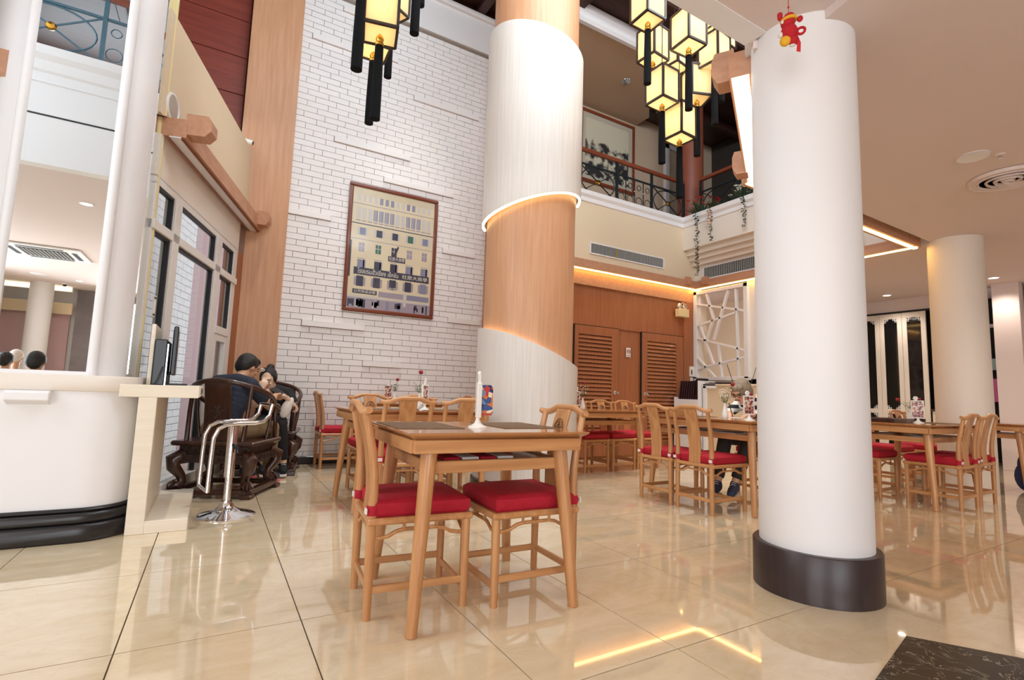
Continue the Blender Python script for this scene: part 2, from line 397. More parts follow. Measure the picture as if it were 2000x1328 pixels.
# long proud bricks: (x centre, z) in metres, about four bricks long
LONG = [(1.57, 4.14, 0.91), (2.25, 3.72, 0.94), (0.89, 3.05, 0.49), (2.96, 2.91, 0.52), (1.26, 1.73, 0.88), (2.94, 1.95, 0.55), (2.59, 5.05, 0.94),
        (1.05, 5.38, 0.45), (1.75, 5.47, 0.3), (1.88, 1.28, 0.40), (1.52, 5.89, 0.64)]
LR = [(x, int(z / CH), l) for x, z, l in LONG]
bricks = []; LX = {}
for r in range(rows):
    off = (W / 2 if r % 2 else 0) + (0.03 if r % 3 == 0 else 0)
    x = bx0 - off
    while x < bx1 - 0.01:
        a, b = max(x, bx0), min(x + W, bx1)
        x += W
        if b - a < 0.03: continue
        hit = [k for k, (lx, lr, ll) in enumerate(LR) if r == lr and abs((a + b) / 2 - lx) < ll / 2]
        if hit:
            e = LX.setdefault(hit[0], [a, b, r]); e[0] = min(e[0], a); e[1] = max(e[1], b); continue
        bricks.append((a, b, r * CH))
bricks.sort(key=lambda t: t[2])
for a, b, z in bricks:
    if nb < 300 and z > 0.3 and abs(b - a - W) < 1e-4:
        o = set_mesh('brick', full_me, brick_wall, (a, YB - 0.016 - random.random() * 0.003, z)); nb += 1
    else:
        rest.box(a, b - gap, YB - 0.016 - random.random() * 0.003, YB + 0.014, z, z + CH - gap)
tag(rest.build('brick_courses', brick_m, brick_wall), kind='stuff')
for a, b, r in LX.values():
    MB().box(a, b - gap, YB - 0.045, YB + 0.014, r * CH, r * CH + CH - gap).build('long_brick', brick_m, brick_wall, bevel=0.003)
MB().box(0.60, 3.42, YB - 0.05, YB, 0, 0.095).build('skirting', black_m, brick_wall, bevel=0.01)
MB().box(0.60, 3.42, YB - 0.03, YB + 0.1, 6.1, 6.62).build('plaster_band', white, brick_wall)
MB().box(0.04, 3.42, YB - 0.10, YB + 0.1, 6.60, 6.68).build('cornice', white, brick_wall, bevel=0.02)
pil = struct(MB().box(0.04, 0.605, YB - 0.07, YB + 0.2, 0, 6.75), 'trim_1', panel_wood, 'tall pale wooden pilaster left of the brick wall', bevel=0.004)
struct(MB().box(3.31, 3.40, YB - 0.11, YB + 0.1, 0, 6.08), 'trim_2', beam_wood, 'narrow wooden edge strip right of the brick wall')
# red panelled wall upstairs on the left
rp = struct(MB().box(-4, 0.04, YB + 0.12, YB + 0.2, 3.4, 6.8), 'wall_upper_left', joint_m, 'red brown panelled upper wall')
for k in range(7):
    for j in range(4):
        MB().box(-4 + j * 1.01, -4 + j * 1.01 + 1.0, YB + 0.09, YB + 0.125, 3.45 + k * 0.475, 3.45 + k * 0.475 + 0.468).build('wall_panel', red_panel, rp, bevel=0.004)

# doors wall
YD = 6.1; XP = 7.3
struct(MB().box(3.40, XP + 0.2, YD + 0.02, YD + 0.2, 0, 4.0).box(3.36, 3.46, YD, 6.7, 0, 6.1), 'wall_doors', panel_dark, 'brown wooden wall with louvred doors')
struct(MB().box(3.42, XP, YD - 0.025, YD + 0.02, 2.625, 2.86), 'trim_3', beam_wood, 'wooden header panel under the lit cove', bevel=0.003)
struct(MB().box(XP - 0.30, XP, YD - 0.03, YD + 0.02, 0, 2.63).box(4.3, XP, YD - 0.012, YD + 0.02, 1.999, 2.01), 'trim_4', panel_dark, 'door wall casing')
def cove(name, label, p, q, inward, z, size=0.12, h=0.13, emit=True):
    # wooden beam from p to q, with a recessed light strip along its underside; inward = unit vector into the room
    p = Vector((p[0], p[1], 0)); q = Vector((q[0], q[1], 0)); n = Vector((inward[0], inward[1], 0)).normalized(); d = (q - p).normalized()
    t = thing(name, (p.x, p.y, z), label, 'light cove') if False else None
    mb = MB()
    def P(a, off, zz): return tuple((a + n * off) + Vector((0, 0, zz)))
    prof = [(0.0, 0.0), (0.0, h), (size, h), (size, 0.0)]
    vs = [P(p, o, z + zz) for o, zz in prof] + [P(q, o, z + zz) for o, zz in prof]
    k = len(prof)
    mb.add(vs, [tuple(range(k - 1, -1, -1)), tuple(range(k, 2 * k))] + [(i, (i + 1) % k, k + (i + 1) % k, k + i) for i in range(k)])
    o = struct(mb, name, beam_wood, label)
    if emit:
        e0, e1 = (0.035, size - 0.04) if emit is True else (0.02, size - 0.015)
        MB().add([P(p, e0, z - 0.008), P(q, e0, z - 0.008), P(q, e1, z - 0.008), P(p, e1, z - 0.008),
                  P(p, e0, z - 0.0005), P(q, e0, z - 0.0005), P(q, e1, z - 0.0005), P(p, e1, z - 0.0005)],
                 [(3, 2, 1, 0), (4, 5, 6, 7), (0, 1, 5, 4), (1, 2, 6, 5), (2, 3, 7, 6), (3, 0, 4, 7)]).build('light_strip', strip_m if emit is True else emit, o)
    return o
def beam_block(parent, c, d, n, L=0.30, hh=0.15, wid=0.12, mat_=None):
    # chamfered interlocking block sticking out of a beam, along n
    c = Vector(c); d = Vector((d[0], d[1], 0)).normalized(); n = Vector((n[0], n[1], 0)).normalized()
    prof = [(0, 0.05), (L * 0.75, 0.05), (L, 0.05 + hh * 0.3), (L, 0.05 + hh * 0.75), (L * 0.85, 0.05 + hh), (0, 0.05 + hh)]
    vs = [tuple(c + n * a + Vector((0, 0, b)) - d * wid / 2) for a, b in prof] + [tuple(c + n * a + Vector((0, 0, b)) + d * wid / 2) for a, b in prof]
    k = len(prof)
    return MB().add(vs, [tuple(range(k - 1, -1, -1)), tuple(range(k, 2 * k))] + [(i, (i + 1) % k, k + (i + 1) % k, k + i) for i in range(k)]).build('beam_end_block', mat_ or beam_wood, parent)
c1 = cove('trim_5', 'wooden cove beam with warm light above the louvred doors', (3.42, YD - 0.02), (XP, YD - 0.02), (0, -1), 2.86)
beam_block(c1, (6.95, YD - 0.135, 2.85), (1, 0), (0, -1), 0.07, 0.13, 0.10)
c2 = cove('trim_6', 'wooden cove beam with warm light above the lattice screen', (XP, YD), (XP, 2.72), (-1, 0), 2.86)
beam_block(c2, (XP - 0.115, 5.74, 2.85), (0, 1), (-1, 0), 0.07, 0.13, 0.10)
beam_block(c2, (XP - 0.11, 3.35, 2.88), (0, 1), (-1, 0), 0.2, 0.2)
c3 = cove('trim_7', 'wooden cove beam with warm light at the far right ceiling edge', (3.95, 2.65), (XP, 2.70), (0, 1), 2.86)
c4 = cove('trim_8', 'slanted wooden beam with lit underside behind the white column', (2.60, 1.74), (4.0, 2.60), (-0.52, 0.855), 2.86, 0.13, 0.16, strip_up)
dd = Vector((1.36, 0.82, 0)).normalized()
beam_block(c4, (2.66, 1.90, 2.84), dd, (-0.52, 0.855), 0.13, 0.2, 0.13)
beam_block(c4, (3.80, 2.60, 2.80), dd, (-0.52, 0.855), 0.12, 0.2, 0.13)

# balcony fronts round the void
struct(MB().box(3.42, XP + 0.1, YD - 0.05, YD + 0.02, 2.99, 3.97).box(3.42, XP + 0.1, YD + 0.0, YD + 1.6, 3.62, 3.78), 'wall_balcony_front', beige, 'beige balcony front with a long air grille')
struct(MB().prism_axis([(YD - 0.05, 3.93), (YD - 0.07, 3.94), (YD - 0.075, 4.0), (YD - 0.11, 4.04), (YD - 0.12, 4.10), (YD + 0.1, 4.10), (YD + 0.1, 3.93)], 3.42, XP - 0.22, 'x'), 'trim_9', white, 'white moulding along the top of the beige balcony front')
steps = MB()
for xx, z0, z1 in ((6.97, 3.53, 3.97), (7.05, 3.44, 3.54), (7.12, 3.36, 3.45), (7.19, 3.28, 3.37), (7.27, 2.98, 3.29)):
    steps.box(xx, XP + 0.2, 2.72, YD, z0, z1)
struct(steps, 'wall_planter', cream, 'cream stepped planter front below trailing flowers')
struct(MB().prism_axis([(6.97, 3.93), (6.95, 3.94), (6.945, 4.0), (6.91, 4.04), (6.90, 4.11), (7.06, 4.11), (7.06, 3.93)], 2.72, YD - 0.05, 'y'), 'trim_10', white, 'white moulding along the planter top', bevel=0.003)
struct(MB().box(XP - 0.01, XP + 0.15, 5.95, YD + 0.02, 0, 2.88).box(XP, XP + 0.15, 4.40, 5.05, 0, 2.88).box(XP, XP + 0.15, 4.4, YD, 0, 1.27), 'wall_reception', cream, 'cream wall round the lattice screen')
# edges of the right hand mezzanine slab
edge = MB()
edge.box(-5.3, 2.46, 1.56, 1.69, 2.945, 4.0).prism([(2.46, 1.56), (2.56, 1.56), (4.06, 2.47), (3.98, 2.62), (2.56, 1.76), (2.46, 1.69)], 2.97, 4.0)
edge.box(3.98, XP, 2.50, 2.66, 2.97, 4.0)
struct(edge, 'wall_mezzanine_edge', white, 'white front of the mezzanine above the camera')
struct(MB().prism_axis([(1.69, 3.84), (1.71, 3.86), (1.72, 3.95), (1.76, 4.0), (1.77, 4.08), (1.5, 4.08), (1.5, 3.84)], -5.3, 2.46, 'x').box(-5.3, 2.46, 1.685, 1.70, 3.74, 3.765).box(-5.3, 2.46, 1.688, 1.694, 3.43, 3.45), 'trim_11', white, 'white moulding on the mezzanine edge', bevel=0.004)
MB().box(-5.3, 2.46, 1.6885, 1.6925, 3.415, 3.44).build('dark_groove', gasket, bpy.data.objects['trim_11'])
# ceilings under the mezzanine (a small step between them) and mezzanine floor slab
struct(MB().prism([(-5.3, -7.1), (0.2, -7.1), (2.62, 1.50), (2.46, 1.60), (-5.3, 1.60)], 2.95, 3.05), 'ceiling', ceil_m, 'pale ceiling under the mezzanine, left part')
struct(MB().prism([(0.2, -7.1), (12.2, -7.1), (12.2, 8.2), (XP + 0.13, 8.2), (XP + 0.13, 2.68), (XP, 2.60), (4.0, 2.56), (2.46, 1.64), (2.62, 1.50)], 2.90, 3.04), 'ceiling_right', ceil_m, 'pale ceiling under the mezzanine, right part')
# top of the void
ct = struct(MB().box(-5.3, 12.2, -7.1, 8.2, 6.80, 6.9), 'ceiling_void', ceil_wood, 'dark brown wooden coffered ceiling')
for k in range(9):
    MB().box(-5.2, 9.5, -0.6 + k * 0.9, -0.45 + k * 0.9, 6.62, 6.81).build('ceiling_beam', ceil_wood, ct, bevel=0.02)
for k in range(9):
    MB().box(-3.0 + k * 1.2, -2.86 + k * 1.2, -2, 6.6, 6.68, 6.81).build('ceiling_beam', ceil_wood, ct, bevel=0.02)
# upper floor beyond the doors wall
struct(MB().box(3.4, 12.2, 7.5, 7.7, 3.6, 6.8).box(3.4, 3.55, 6.2, 7.5, 3.7, 6.8), 'wall_upper_back', ceil_up, 'beige upper back wall behind the balcony')
struct(MB().box(3.42, 7.2, 5.68, 7.5, 6.60, 6.66), 'ceiling_upper', ceil_up, 'beige upper ceiling above the balcony')
struct(MB().prism_axis([(5.68, 6.56), (5.64, 6.60), (5.62, 6.66), (5.58, 6.70), (5.58, 6.78), (5.74, 6.78), (5.74, 6.56)], 3.42, 7.1, 'x'), 'trim_12', white, 'white crown moulding at the upper ceiling')
struct(MB().box(9.6, 9.75, 2, 7.5, 3.7, 6.8), 'wall_upper_right', curtain_m, 'dark brown upper wall on the right')
struct(MB().box(7.4, 12.2, 2.7, 7.6, 3.62, 3.74), 'floor_upper', ceil_wood, 'upper mezzanine floor')
struct(MB().box(8.02, 8.12, 7.42, 7.5, 3.7, 6.42).box(8.02, 9.1, 7.42, 7.5, 6.32, 6.42), 'trim_13', white, 'white door casing upstairs')
# far right: beige end wall, square pillar, header over the folding screens
XS = 10.8
struct(MB().box(XS + 0.02, XS + 0.2, 3.55, 8.2, 2.66, 2.92).box(XS + 0.02, XS + 0.2, 3.5, 3.9, 0, 2.66), 'wall_right', ceil_m, 'beige wall above the folding screens')
struct(MB().box(10.58, 10.9, 2.70, 3.02, 0, 2.92), 'trim_14', ceil_m, 'square beige pillar at the far right', bevel=0.004)
struct(MB().box(10.75, 10.9, -7.1, 2.68, 0, 2.92), 'wall_far_right', ceil_m, 'beige end wall at the far right')
struct(MB().box(11.9, 12.0, 2, 8.2, 0, 2.92), 'wall_far_right_back', dark_void, 'dark space behind the screens')  # dark-coloured sheet standing in for the unlit depth beyond
struct(MB().box(XP + 0.1, 12.2, 8.0, 8.2, 0, 2.92).box(8.85, 9.0, 5.2, 8.1, 0, 2.92), 'wall_far_back', beige, 'warm beige room wall behind the lattice')
struct(MB().box(-5.4, -5.2, -7.2, 4.3, 0, 6.9), 'wall_left_far', white, 'white wall far left of the camera')
struct(MB().box(-5.4, 12.2, -7.3, -7.04, 2.95, 6.9), 'wall_front_upper', ceil_wood, 'dark brown upper wall behind the camera')
struct(MB().box(-5.4, 12.2, -7.3, -7.05, 0, 2.95), 'wall_front', white, 'white wall behind the camera')
# wall left of the mirror pier
struct(MB().box(-5.3, -1.2, 4.12, 4.3, 2.85, 6.9).box(-5.3, -1.2, 4.12, 4.3, 0, 2.5), 'wall_front_left', white, 'white wall left of the mirror pier')
lb = struct(MB().box(-5.3, -1.18, 4.0, 4.3, 2.70, 2.87), 'trim_15', beam_wood, 'wooden beam left of the mirror pier')
MB().box(-5.3, -1.2, 4.05, 4.2, 2.64, 2.70).build('beam_underside', white, lb)
# room seen only in the mirror: back wall with grey plaster panel and pier mirror
struct(MB().box(-2.85, 0.2, -7.0, -6.9, 0, 2.95), 'wall_mirrored', grey_stone, 'grey plaster wall opposite the mirror')
struct(MB().box(-5.2, -2.95, -7.03, -6.98, 0, 2.55), 'wall_mirrored_pink', pink_wall, 'pale pink wall opposite the mirror')
ml = struct(MB().box(-5.2, -2.90, -6.75, -6.65, 2.84, 2.95), 'trim_16', white, 'white ceiling trough with a warm light line')
MB().box(-5.2, -2.92, -6.66, -6.63, 2.86, 2.93).build('light_strip', strip_up, ml)
struct(MB().box(-5.2, -2.9, -6.9, -6.8, 2.35, 2.6), 'trim_17', strip_up if False else beige, 'beige header band opposite the mirror')
MB().lathe([(0.33, 0), (0.33, 2.95)], 28, (-4.15, -5.9, 0)).build('trim_18', white, smooth=True)['kind'] = 'structure'
MB().lathe([(0.2, 0), (0.2, 2.95)], 28, (-3.35, -6.4, 0)).build('trim_19', white, smooth=True)['kind'] = 'structure'

# ------------------------------------------------------------------ left glass front (set at an angle)
LC = Vector((0.192, 6.6, 0)); LA = R(16.45)
ld = Vector((math.sin(LA), math.cos(LA), 0)); ln = Vector((ld.y, -ld.x, 0))
LT = Matrix.Translation(LC) @ Matrix(((ld.x, ln.x, 0, 0), (ld.y, ln.y, 0, 0), (0, 0, 1, 0), (0, 0, 0, 1)))   # local: x along wall, y into the room
def LBX(*b):
    m = MB(); m.T = LT
    return m.box(*b)
struct(LBX(-2.42, 0.02, -0.2, 0.0, 2.855, 3.66), 'wall_left', beige, 'cream parapet band above the glass front')
struct(LBX(-2.36, -0.09, -0.12, 0.0, 2.40, 2.72), 'trim_20', cream, 'cream fascia above the glass front')
lbm = struct(LBX(-2.34, 0.0, -0.1, 0.15, 2.72, 2.86), 'trim_21', beam_wood, 'wooden beam above the glass front')
m = MB(); m.T = LT
m.box(-2.34, 0.0, 0.04, 0.12, 2.712, 2.722).build('beam_underside', white, lbm)
m = MB(); m.T = LT; m.box(-2.34, 0.0, 0.035, 0.04, 2.70, 2.722).box(-2.34, 0.0, 0.12, 0.125, 2.70, 2.722).build('beam_lip', red_wood, lbm)
for s, L_ in ((-2.27, 0.17), (-0.16, 0.13)):
    beam_block(lbm, LT @ Vector((s, 0.14, 2.70)), ld, ln, L_, 0.16, 0.13)
struct(LBX(-2.36, -0.29, -0.12, 0.02, 2.855, 2.857), 'trim_22', beam_wood)
wf = struct(LBX(-2.36, -0.29, -0.06, 0.0, 2.35, 2.41), 'window_1', alu, 'white framed glass shop front on the left')
def wpart(n, mt, *b):
    m = MB(); m.T = LT; return m.box(*b).build(n, mt, wf, bevel=0.004)
wpart('transom', alu, -2.36, -0.29, -0.06, 0.015, 2.015, 2.085)
wpart('mullion', alu, -2.02, -1.90, -0.07, 0.015, 0, 2.36)
wpart('mullion', alu, -1.02, -0.87, -0.06, 0.015, 0, 2.36)
wpart('mullion', alu, -0.43, -0.29, -0.06, 0.0, 0, 2.36)
wpart('mullion', alu, -2.36, -2.30, -0.06, 0.0, 0, 2.36)
wpart('bottom_rail', alu, -2.36, -0.29, -0.06, 0.015, 0.0, 0.12)
wpart('mid_rail', alu, -0.87, -0.43, -0.06, 0.02, 1.42, 1.50)
for a, b in ((-2.30, -2.02), (-1.90, -1.02), (-0.87, -0.43)):
    m = MB(); m.T = LT; m.box(a, b, -0.035, -0.029, 2.085, 2.35).build('pane', glass, wf)
    m = MB(); m.T = LT; m.box(a, b, -0.035, -0.029, 0.12, 2.015).build('pane', glass, wf)
    m = MB(); m.T = LT
    for z0, z1 in ((2.085, 2.35), (0.12, 2.015)):
        m.box(a, b, -0.04, -0.005, z1 - 0.02, z1).box(b - 0.022, b, -0.04, -0.005, z0, z1)
    m.build('gasket', gasket, wf)
m = MB(); m.T = LT; m.box(-2.17, -2.13, -0.02, -0.012, 1.40, 1.56).build('door_notice', plastic_w, wf)
m = MB(); m.T = LT; m.box(-2.165, -2.135, -0.012, -0.010, 1.41, 1.425).box(-2.165, -2.135, -0.012, -0.010, 1.535, 1.55).build('notice_mark', black_pl, wf)
for b_ in ((-0.85, -0.79, 0.12, 1.42), (-0.51, -0.45, 0.12, 1.42), (-0.79, -0.51, 1.35, 1.42)): wpart('vent_frame', alu, b_[0], b_[1], -0.028, 0.014, b_[2], b_[3])
struct(LBX(-0.29, -0.02, -0.12, 0.0, 0, 2.72), 'trim_23', panel_dark, 'dark wooden jamb beside the glass front')
struct(MB().box(-0.03, 0.038, YB - 0.08, YB + 0.3, 0, 2.75), 'trim_32', pink_wall, 'pink outer face of the pilaster')
# outside the glass front: street ground, pink wall with a white brick pier
struct(LBX(-3.2, 2.6, -1.6, -0.12, -0.1, -0.01), 'path', grey_stone, 'street ground outside the glass front')
pk = struct(LBX(0.80, 4.0, -1.0, -0.8, 0, 4.2), 'wall_outside_pink', pink_wall, 'pale pink wall outside the glass')
wo = struct(LBX(-3.2, 0.80, -1.0, -0.82, 0, 4.2), 'wall_outside_brick', mortar, 'white brick wall outside the glass')
m = MB(); m.T = LT
for r in range(int(3.6 / 0.085)):
    x = -2.0 - (0.13 if r % 2 else 0)
    while x < 0.78:
        m.box(x, min(x + 0.253, 0.80), -0.83, -0.80, r * 0.085, r * 0.085 + 0.079); x += 0.26
tag(m.build('brick_courses', brick_m, wo), kind='stuff')

# ------------------------------------------------------------------ mirror pier on the left
def rrect(x0, x1, y0, y1, r, n=8, front_only=False):
    pts = []
    for cx, cy, a in ((x1 - r, y0 + r, -90), (x1 - r, y1 - r, 0), (x0 + r, y1 - r, 90), (x0 + r, y0 + r, 180)):
        for k in range(n + 1):
            t = R(a + 90 * k / n); pts.append((cx + r * math.cos(t), cy + r * math.sin(t)))
    return pts
PX0, PX1 = -1.36, -0.50
pier = struct(MB().prism(rrect(-1.6, -0.40, 3.86, 4.55, 0.24), 0.0, 0.855), 'trim_24', white, 'white rounded pier carrying the tall mirror', smooth=True)
MB().prism(rrect(PX0, PX1, 3.99, 4.55, 0.20), 0.95, 6.82).build('pier_shaft', white, pier, smooth=True)
MB().prism(rrect(-1.62, -0.40, 3.85, 4.57, 0.20), 0.855, 0.95).build('pier_ledge', cream, pier, bevel=0.006, smooth=True)
MB().prism(rrect(-1.66, -0.37, 3.80, 4.58, 0.26), 0, 0.10).prism(rrect(-1.65, -0.38, 3.815, 4.57, 0.26), 0.10, 0.16).prism(rrect(-1.63, -0.39, 3.835, 4.56, 0.25), 0.16, 0.185).build('pier_skirting', black_m, pier, bevel=0.012, smooth=True)
MB().prism_axis([(3.80, 0.845), (3.80, 0.80), (3.86, 0.775), (3.9, 0.775), (3.9, 0.855), (3.82, 0.855)], -0.99, -0.80, 'x').build('ledge_bracket', white, pier, bevel=0.004)
MB().box(-1.13, -0.665, 3.975, 4.0, 0.965, 6.5).build('mirror', mirror_m, pier)
fr = MB()
fr.tube([(-0.655, 3.985, 0.95), (-0.655, 3.985, 6.6)], 0.028, 10).tube([(-1.125, 3.985, 0.95), (-1.125, 3.985, 6.6)], 0.028, 10)
fr.box(-1.13, -0.66, 3.955, 4.0, 0.945, 0.972)
fr.build('mirror_frame', white, pier, smooth=True)
MB().box(-0.504, -0.496, 4.16, 4.35, 0.97, 6.5).build('side_mirror', mirror_m, pier)
MB().box(-0.53, -0.462, 4.36, 4.42, 0.95, 6.6).build('side_mirror_trim', mat('pale_gold_trim', srgb(226, 208, 150), 0.4), pier, bevel=0.006)

# ------------------------------------------------------------------ round columns
CW, CWs = (2.79, 4.47), (0.525, 0.469)
midc = struct(MB().lathe([(CWs[1], 0), (CWs[1], 6.8)], 48, (*CW, 0)), 'trim_25', panel_wood, 'big round wooden column with white veneer sleeves', smooth=True)
vdir = Vector((CW[0], CW[1])).normalized(); A0 = math.atan2(-vdir.y, -vdir.x)   # angle that faces the camera
def sleeve(name, zb, zt, r, a0, a1, parent, mt, n=72, edge=None):
    # zb, zt: functions of t in 0..1 across the sleeve, from its left to its right edge
    mb = MB(); vs = []; th = 0.022
    for i in range(n + 1):
        t = i / n; a = a0 + (a1 - a0) * t
        for rr, z in ((r, zb(t)), (r, zt(t)), (r - th, zt(t)), (r - th, zb(t))):
            vs.append((CW[0] + rr * math.cos(a), CW[1] + rr * math.sin(a), z))
    fs = []
    for i in range(n):
        for k in range(4):
            fs.append((i * 4 + k, i * 4 + (k + 1) % 4, i * 4 + 4 + (k + 1) % 4, i * 4 + 4 + k))
    fs.append((0, 1, 2, 3)); fs.append((n * 4 + 3, n * 4 + 2, n * 4 + 1, n * 4))
    return mb.add(vs, fs).build(name, mt, parent, smooth=True)
def corner(t, w, d):   # rounds the last bit of an edge
    e = min(t, 1 - t)
    return -d * (1 - math.sqrt(max(0, 1 - (1 - min(e / w, 1)) ** 2))) if e < w else 0
SPAN = R(205)
aL, aR = A0 - SPAN / 2, A0 + SPAN / 2
def lat(t):   # sideways position of a sleeve point as the camera sees it, -1 left .. 1 right
    return math.sin((t - 0.5) * SPAN)
sleeve('lower_sleeve', lambda t: 0.10, lambda t: 1.43 - 0.19 * lat(t) - 0.04 * lat(t) ** 2 + corner(t, 0.10, 0.12), CWs[0], aL, aR, midc, sleeve_m)
sleeve('upper_sleeve', lambda t: 2.84 + 0.15 * lat(t), lambda t: 4.67 - 0.13 * lat(t) + corner(t, 0.1, 0.12), CWs[0], aL, aR, midc, sleeve_m)
sleeve('upper_sleeve_light', lambda t: 2.825 + 0.15 * lat(t), lambda t: 2.845 + 0.15 * lat(t), CWs[0] - 0.002, aL, aR, midc, rim_glow)
sleeve('lower_sleeve_light', lambda t: 1.39 - 0.19 * lat(t) - 0.04 * lat(t) ** 2 + corner(t, 0.10, 0.12), lambda t: 1.40 - 0.19 * lat(t) - 0.04 * lat(t) ** 2 + corner(t, 0.10, 0.12), CWs[0] - 0.022, aL + 0.1, aR - 0.1, midc, rim_glow)
MB().lathe([(CWs[0] + 0.02, 0), (CWs[0] + 0.02, 0.085), (CWs[0], 0.10)], 48, (*CW, 0)).build('column_skirting', black_m, midc, smooth=True)
rc = struct(MB().lathe([(0.256, 0), (0.256, 2.97)], 56, (2.712, 1.516, 0)), 'trim_26', white, 'white round column on a dark base, front right', smooth=True)
MB().lathe([(0.288, 0), (0.288, 0.215), (0.283, 0.222), (0.254, 0.222)], 56, (2.712, 1.516, 0)).build('column_base', mat('dark_base_veneer', srgb(62, 48, 46), 0.35, var=(srgb(48, 38, 38), (30, 30, 2), 4)), rc, smooth=True)
rc2 = struct(MB().lathe([(0.258, 0), (0.258, 2.92)], 48, (7.46, 2.43, 0)), 'trim_27', cream, 'cream round column at the far right', smooth=True)
struct(MB().lathe([(0.24, 3.7), (0.24, 6.8)], 40, (7.57, 6.4, 0)), 'trim_28', mat('red_brown_column', srgb(140, 74, 52), 0.5), 'red brown round column upstairs', smooth=True)
# dark marble inset at the lower right
struct(MB().prism([(2.503, 1.043), (1.78, 0.886), (2.38, 0.0), (3.10, 0.16)], -0.003, 0.0025), 'trim_29', rug_m, 'dark marble floor inset at the lower right')
# ------------------------------------------------------------------ dining chair (faces +Y)
SW, SD = 0.178, 0.205      # leg centres
SZ = 0.40
def post_pts(sx):
    prof = [(-0.205, 0.0), (-0.206, 0.36), (-0.207, 0.42), (-0.203, 0.50), (-0.207, 0.58), (-0.219, 0.67), (-0.238, 0.76), (-0.256, 0.835)]
    return [(sx * (SW - 0.004 * min(1, z / 0.4)), y, z) for y, z in prof]
def make_chair():
    t = thing('dining_chair', (0, 0, 0), 'x', 'chair')
    f = MB()
    f.box(-0.205, 0.205, -0.225, 0.23, SZ - 0.028, SZ)
    f.build('seat_frame', oakx, t, bevel=0.007)
    c = MB()
    # cushion: puffed slab
    n = 10; vs = []; fs = []
    for k, zz in enumerate((0.0, 0.016, 0.056, 0.071)):
        ins = (0.014, 0.0, 0.0, 0.02)[k]
        for i in range(n + 1):
            for j in range(n + 1):
                u, v = i / n * 2 - 1, j / n * 2 - 1
                x = u * (0.193 - ins); y = 0.008 + v * (0.208 - ins)
                vs.append((x, y, zz + (0.007 * (1 - u * u) * (1 - v * v) if k == 3 else 0)))
    m = (n + 1) ** 2
    def G(k, i, j): return k * m + i * (n + 1) + j
    for i in range(n):
        for j in range(n):
            fs.append((G(0, i, j), G(0, i, j + 1), G(0, i + 1, j + 1), G(0, i + 1, j)))
            fs.append((G(3, i, j), G(3, i + 1, j), G(3, i + 1, j + 1), G(3, i, j + 1)))
    for k in range(3):
        for i in range(n):
            for a, b in (((i, 0), (i + 1, 0)), ((i + 1, n), (i, n)), ((0, i + 1), (0, i)), ((n, i), (n, i + 1))):
                fs.append((G(k, *a), G(k, *b), G(k + 1, *b), G(k + 1, *a)))
    c.add([(x, y, z + SZ) for x, y, z in vs], fs)
    c.build('cushion', red_fab, t, smooth=True)
    for sx in (-1, 1):
        MB().tube([(sx * SW, SD, 0), (sx * SW, SD, 0.2), (sx * SW * 0.99, SD, SZ - 0.02)], [0.017, 0.019, 0.02], 10).build('leg', oakz, t, smooth=True)
        pts = post_pts(sx)
        MB().tube(pts, [0.017, 0.021, 0.021, 0.020, 0.019, 0.018, 0.0165, 0.0155], 10).build('rear_leg', oakz, t, smooth=True)
        s = MB(); s.lathe([(0.0235, -0.02), (0.0255, -0.01), (0.0255, 0.012), (0.0235, 0.02)], 12, (sx * (SW - 0.004), -0.205, SZ + 0.03))
        s.bar((sx * SW, -0.20, SZ + 0.03), (sx * SW * 0.9, -0.15, SZ + 0.03), 0.012, 0.03)
        o = s.build('cushion_strap', red_fab, t, smooth=True)
        MB().box(sx * (SW + 0.006) - 0.016, sx * (SW + 0.006) + 0.016, -0.237, -0.2285, SZ + 0.018, SZ + 0.042).build('strap_patch', velcro, o, bevel=0.002)
    # yoke shaped top rail
    pr = []
    for i in range(17):
        u = i / 8 - 1; au = abs(u)
        z = 0.835 + 0.028 * (1 if au < 0.36 else max(0, 1 - (au - 0.36) / 0.34)) + (0.006 if au > 0.9 else 0)
        y = -0.259 - 0.018 * (1 - au ** 2) + (0.012 if au > 0.85 else 0)
        pr.append((u * 0.212, y, z))
    MB().tube(pr, [0.0135] + [0.0155] * 15 + [0.0135], 10, flat=1.1).build('top_rail', oakx, t, smooth=True)
    sp = MB(); vs = []; prof = [(-0.200, SZ - 0.005), (-0.193, 0.47), (-0.196, 0.55), (-0.210, 0.65), (-0.231, 0.75), (-0.262, 0.852)]
    for y, z in prof:
        wv = 0.058 if z < 0.5 else 0.062
        vs += [(-wv, y - 0.006, z), (wv, y - 0.006, z), (wv, y + 0.008, z), (-wv, y + 0.008, z)]
    fs = [(3, 2, 1, 0), tuple(range(20, 24))]
    for i in range(5):
        for k in range(4): fs.append((i * 4 + k, i * 4 + (k + 1) % 4, i * 4 + 4 + (k + 1) % 4, i * 4 + 4 + k))
    splat = sp.add(vs, fs).build('splat', oakz, t, bevel=0.002)
    md = MB(); mc = Vector((0, -0.2215, 0.745)); mr = Matrix.Rotation(R(14), 4, 'X')
    md.T = Matrix.Translation(mc) @ mr
    ring = lambda r, n=18: [(r * 0.85 * math.cos(2 * PI * k / n), 0, r * 1.25 * math.sin(2 * PI * k / n)) for k in range(n + 1)]
    md.tube(ring(0.05), 0.0024, 5, cap=False).tube(ring(0.041), 0.002, 5, cap=False)
    for z, wd in ((-0.026, 0.022), (-0.012, 0.03), (0.002, 0.032), (0.016, 0.028)):
        md.bar((-wd, 0, z), (wd, 0, z), 0.004, 0.005)
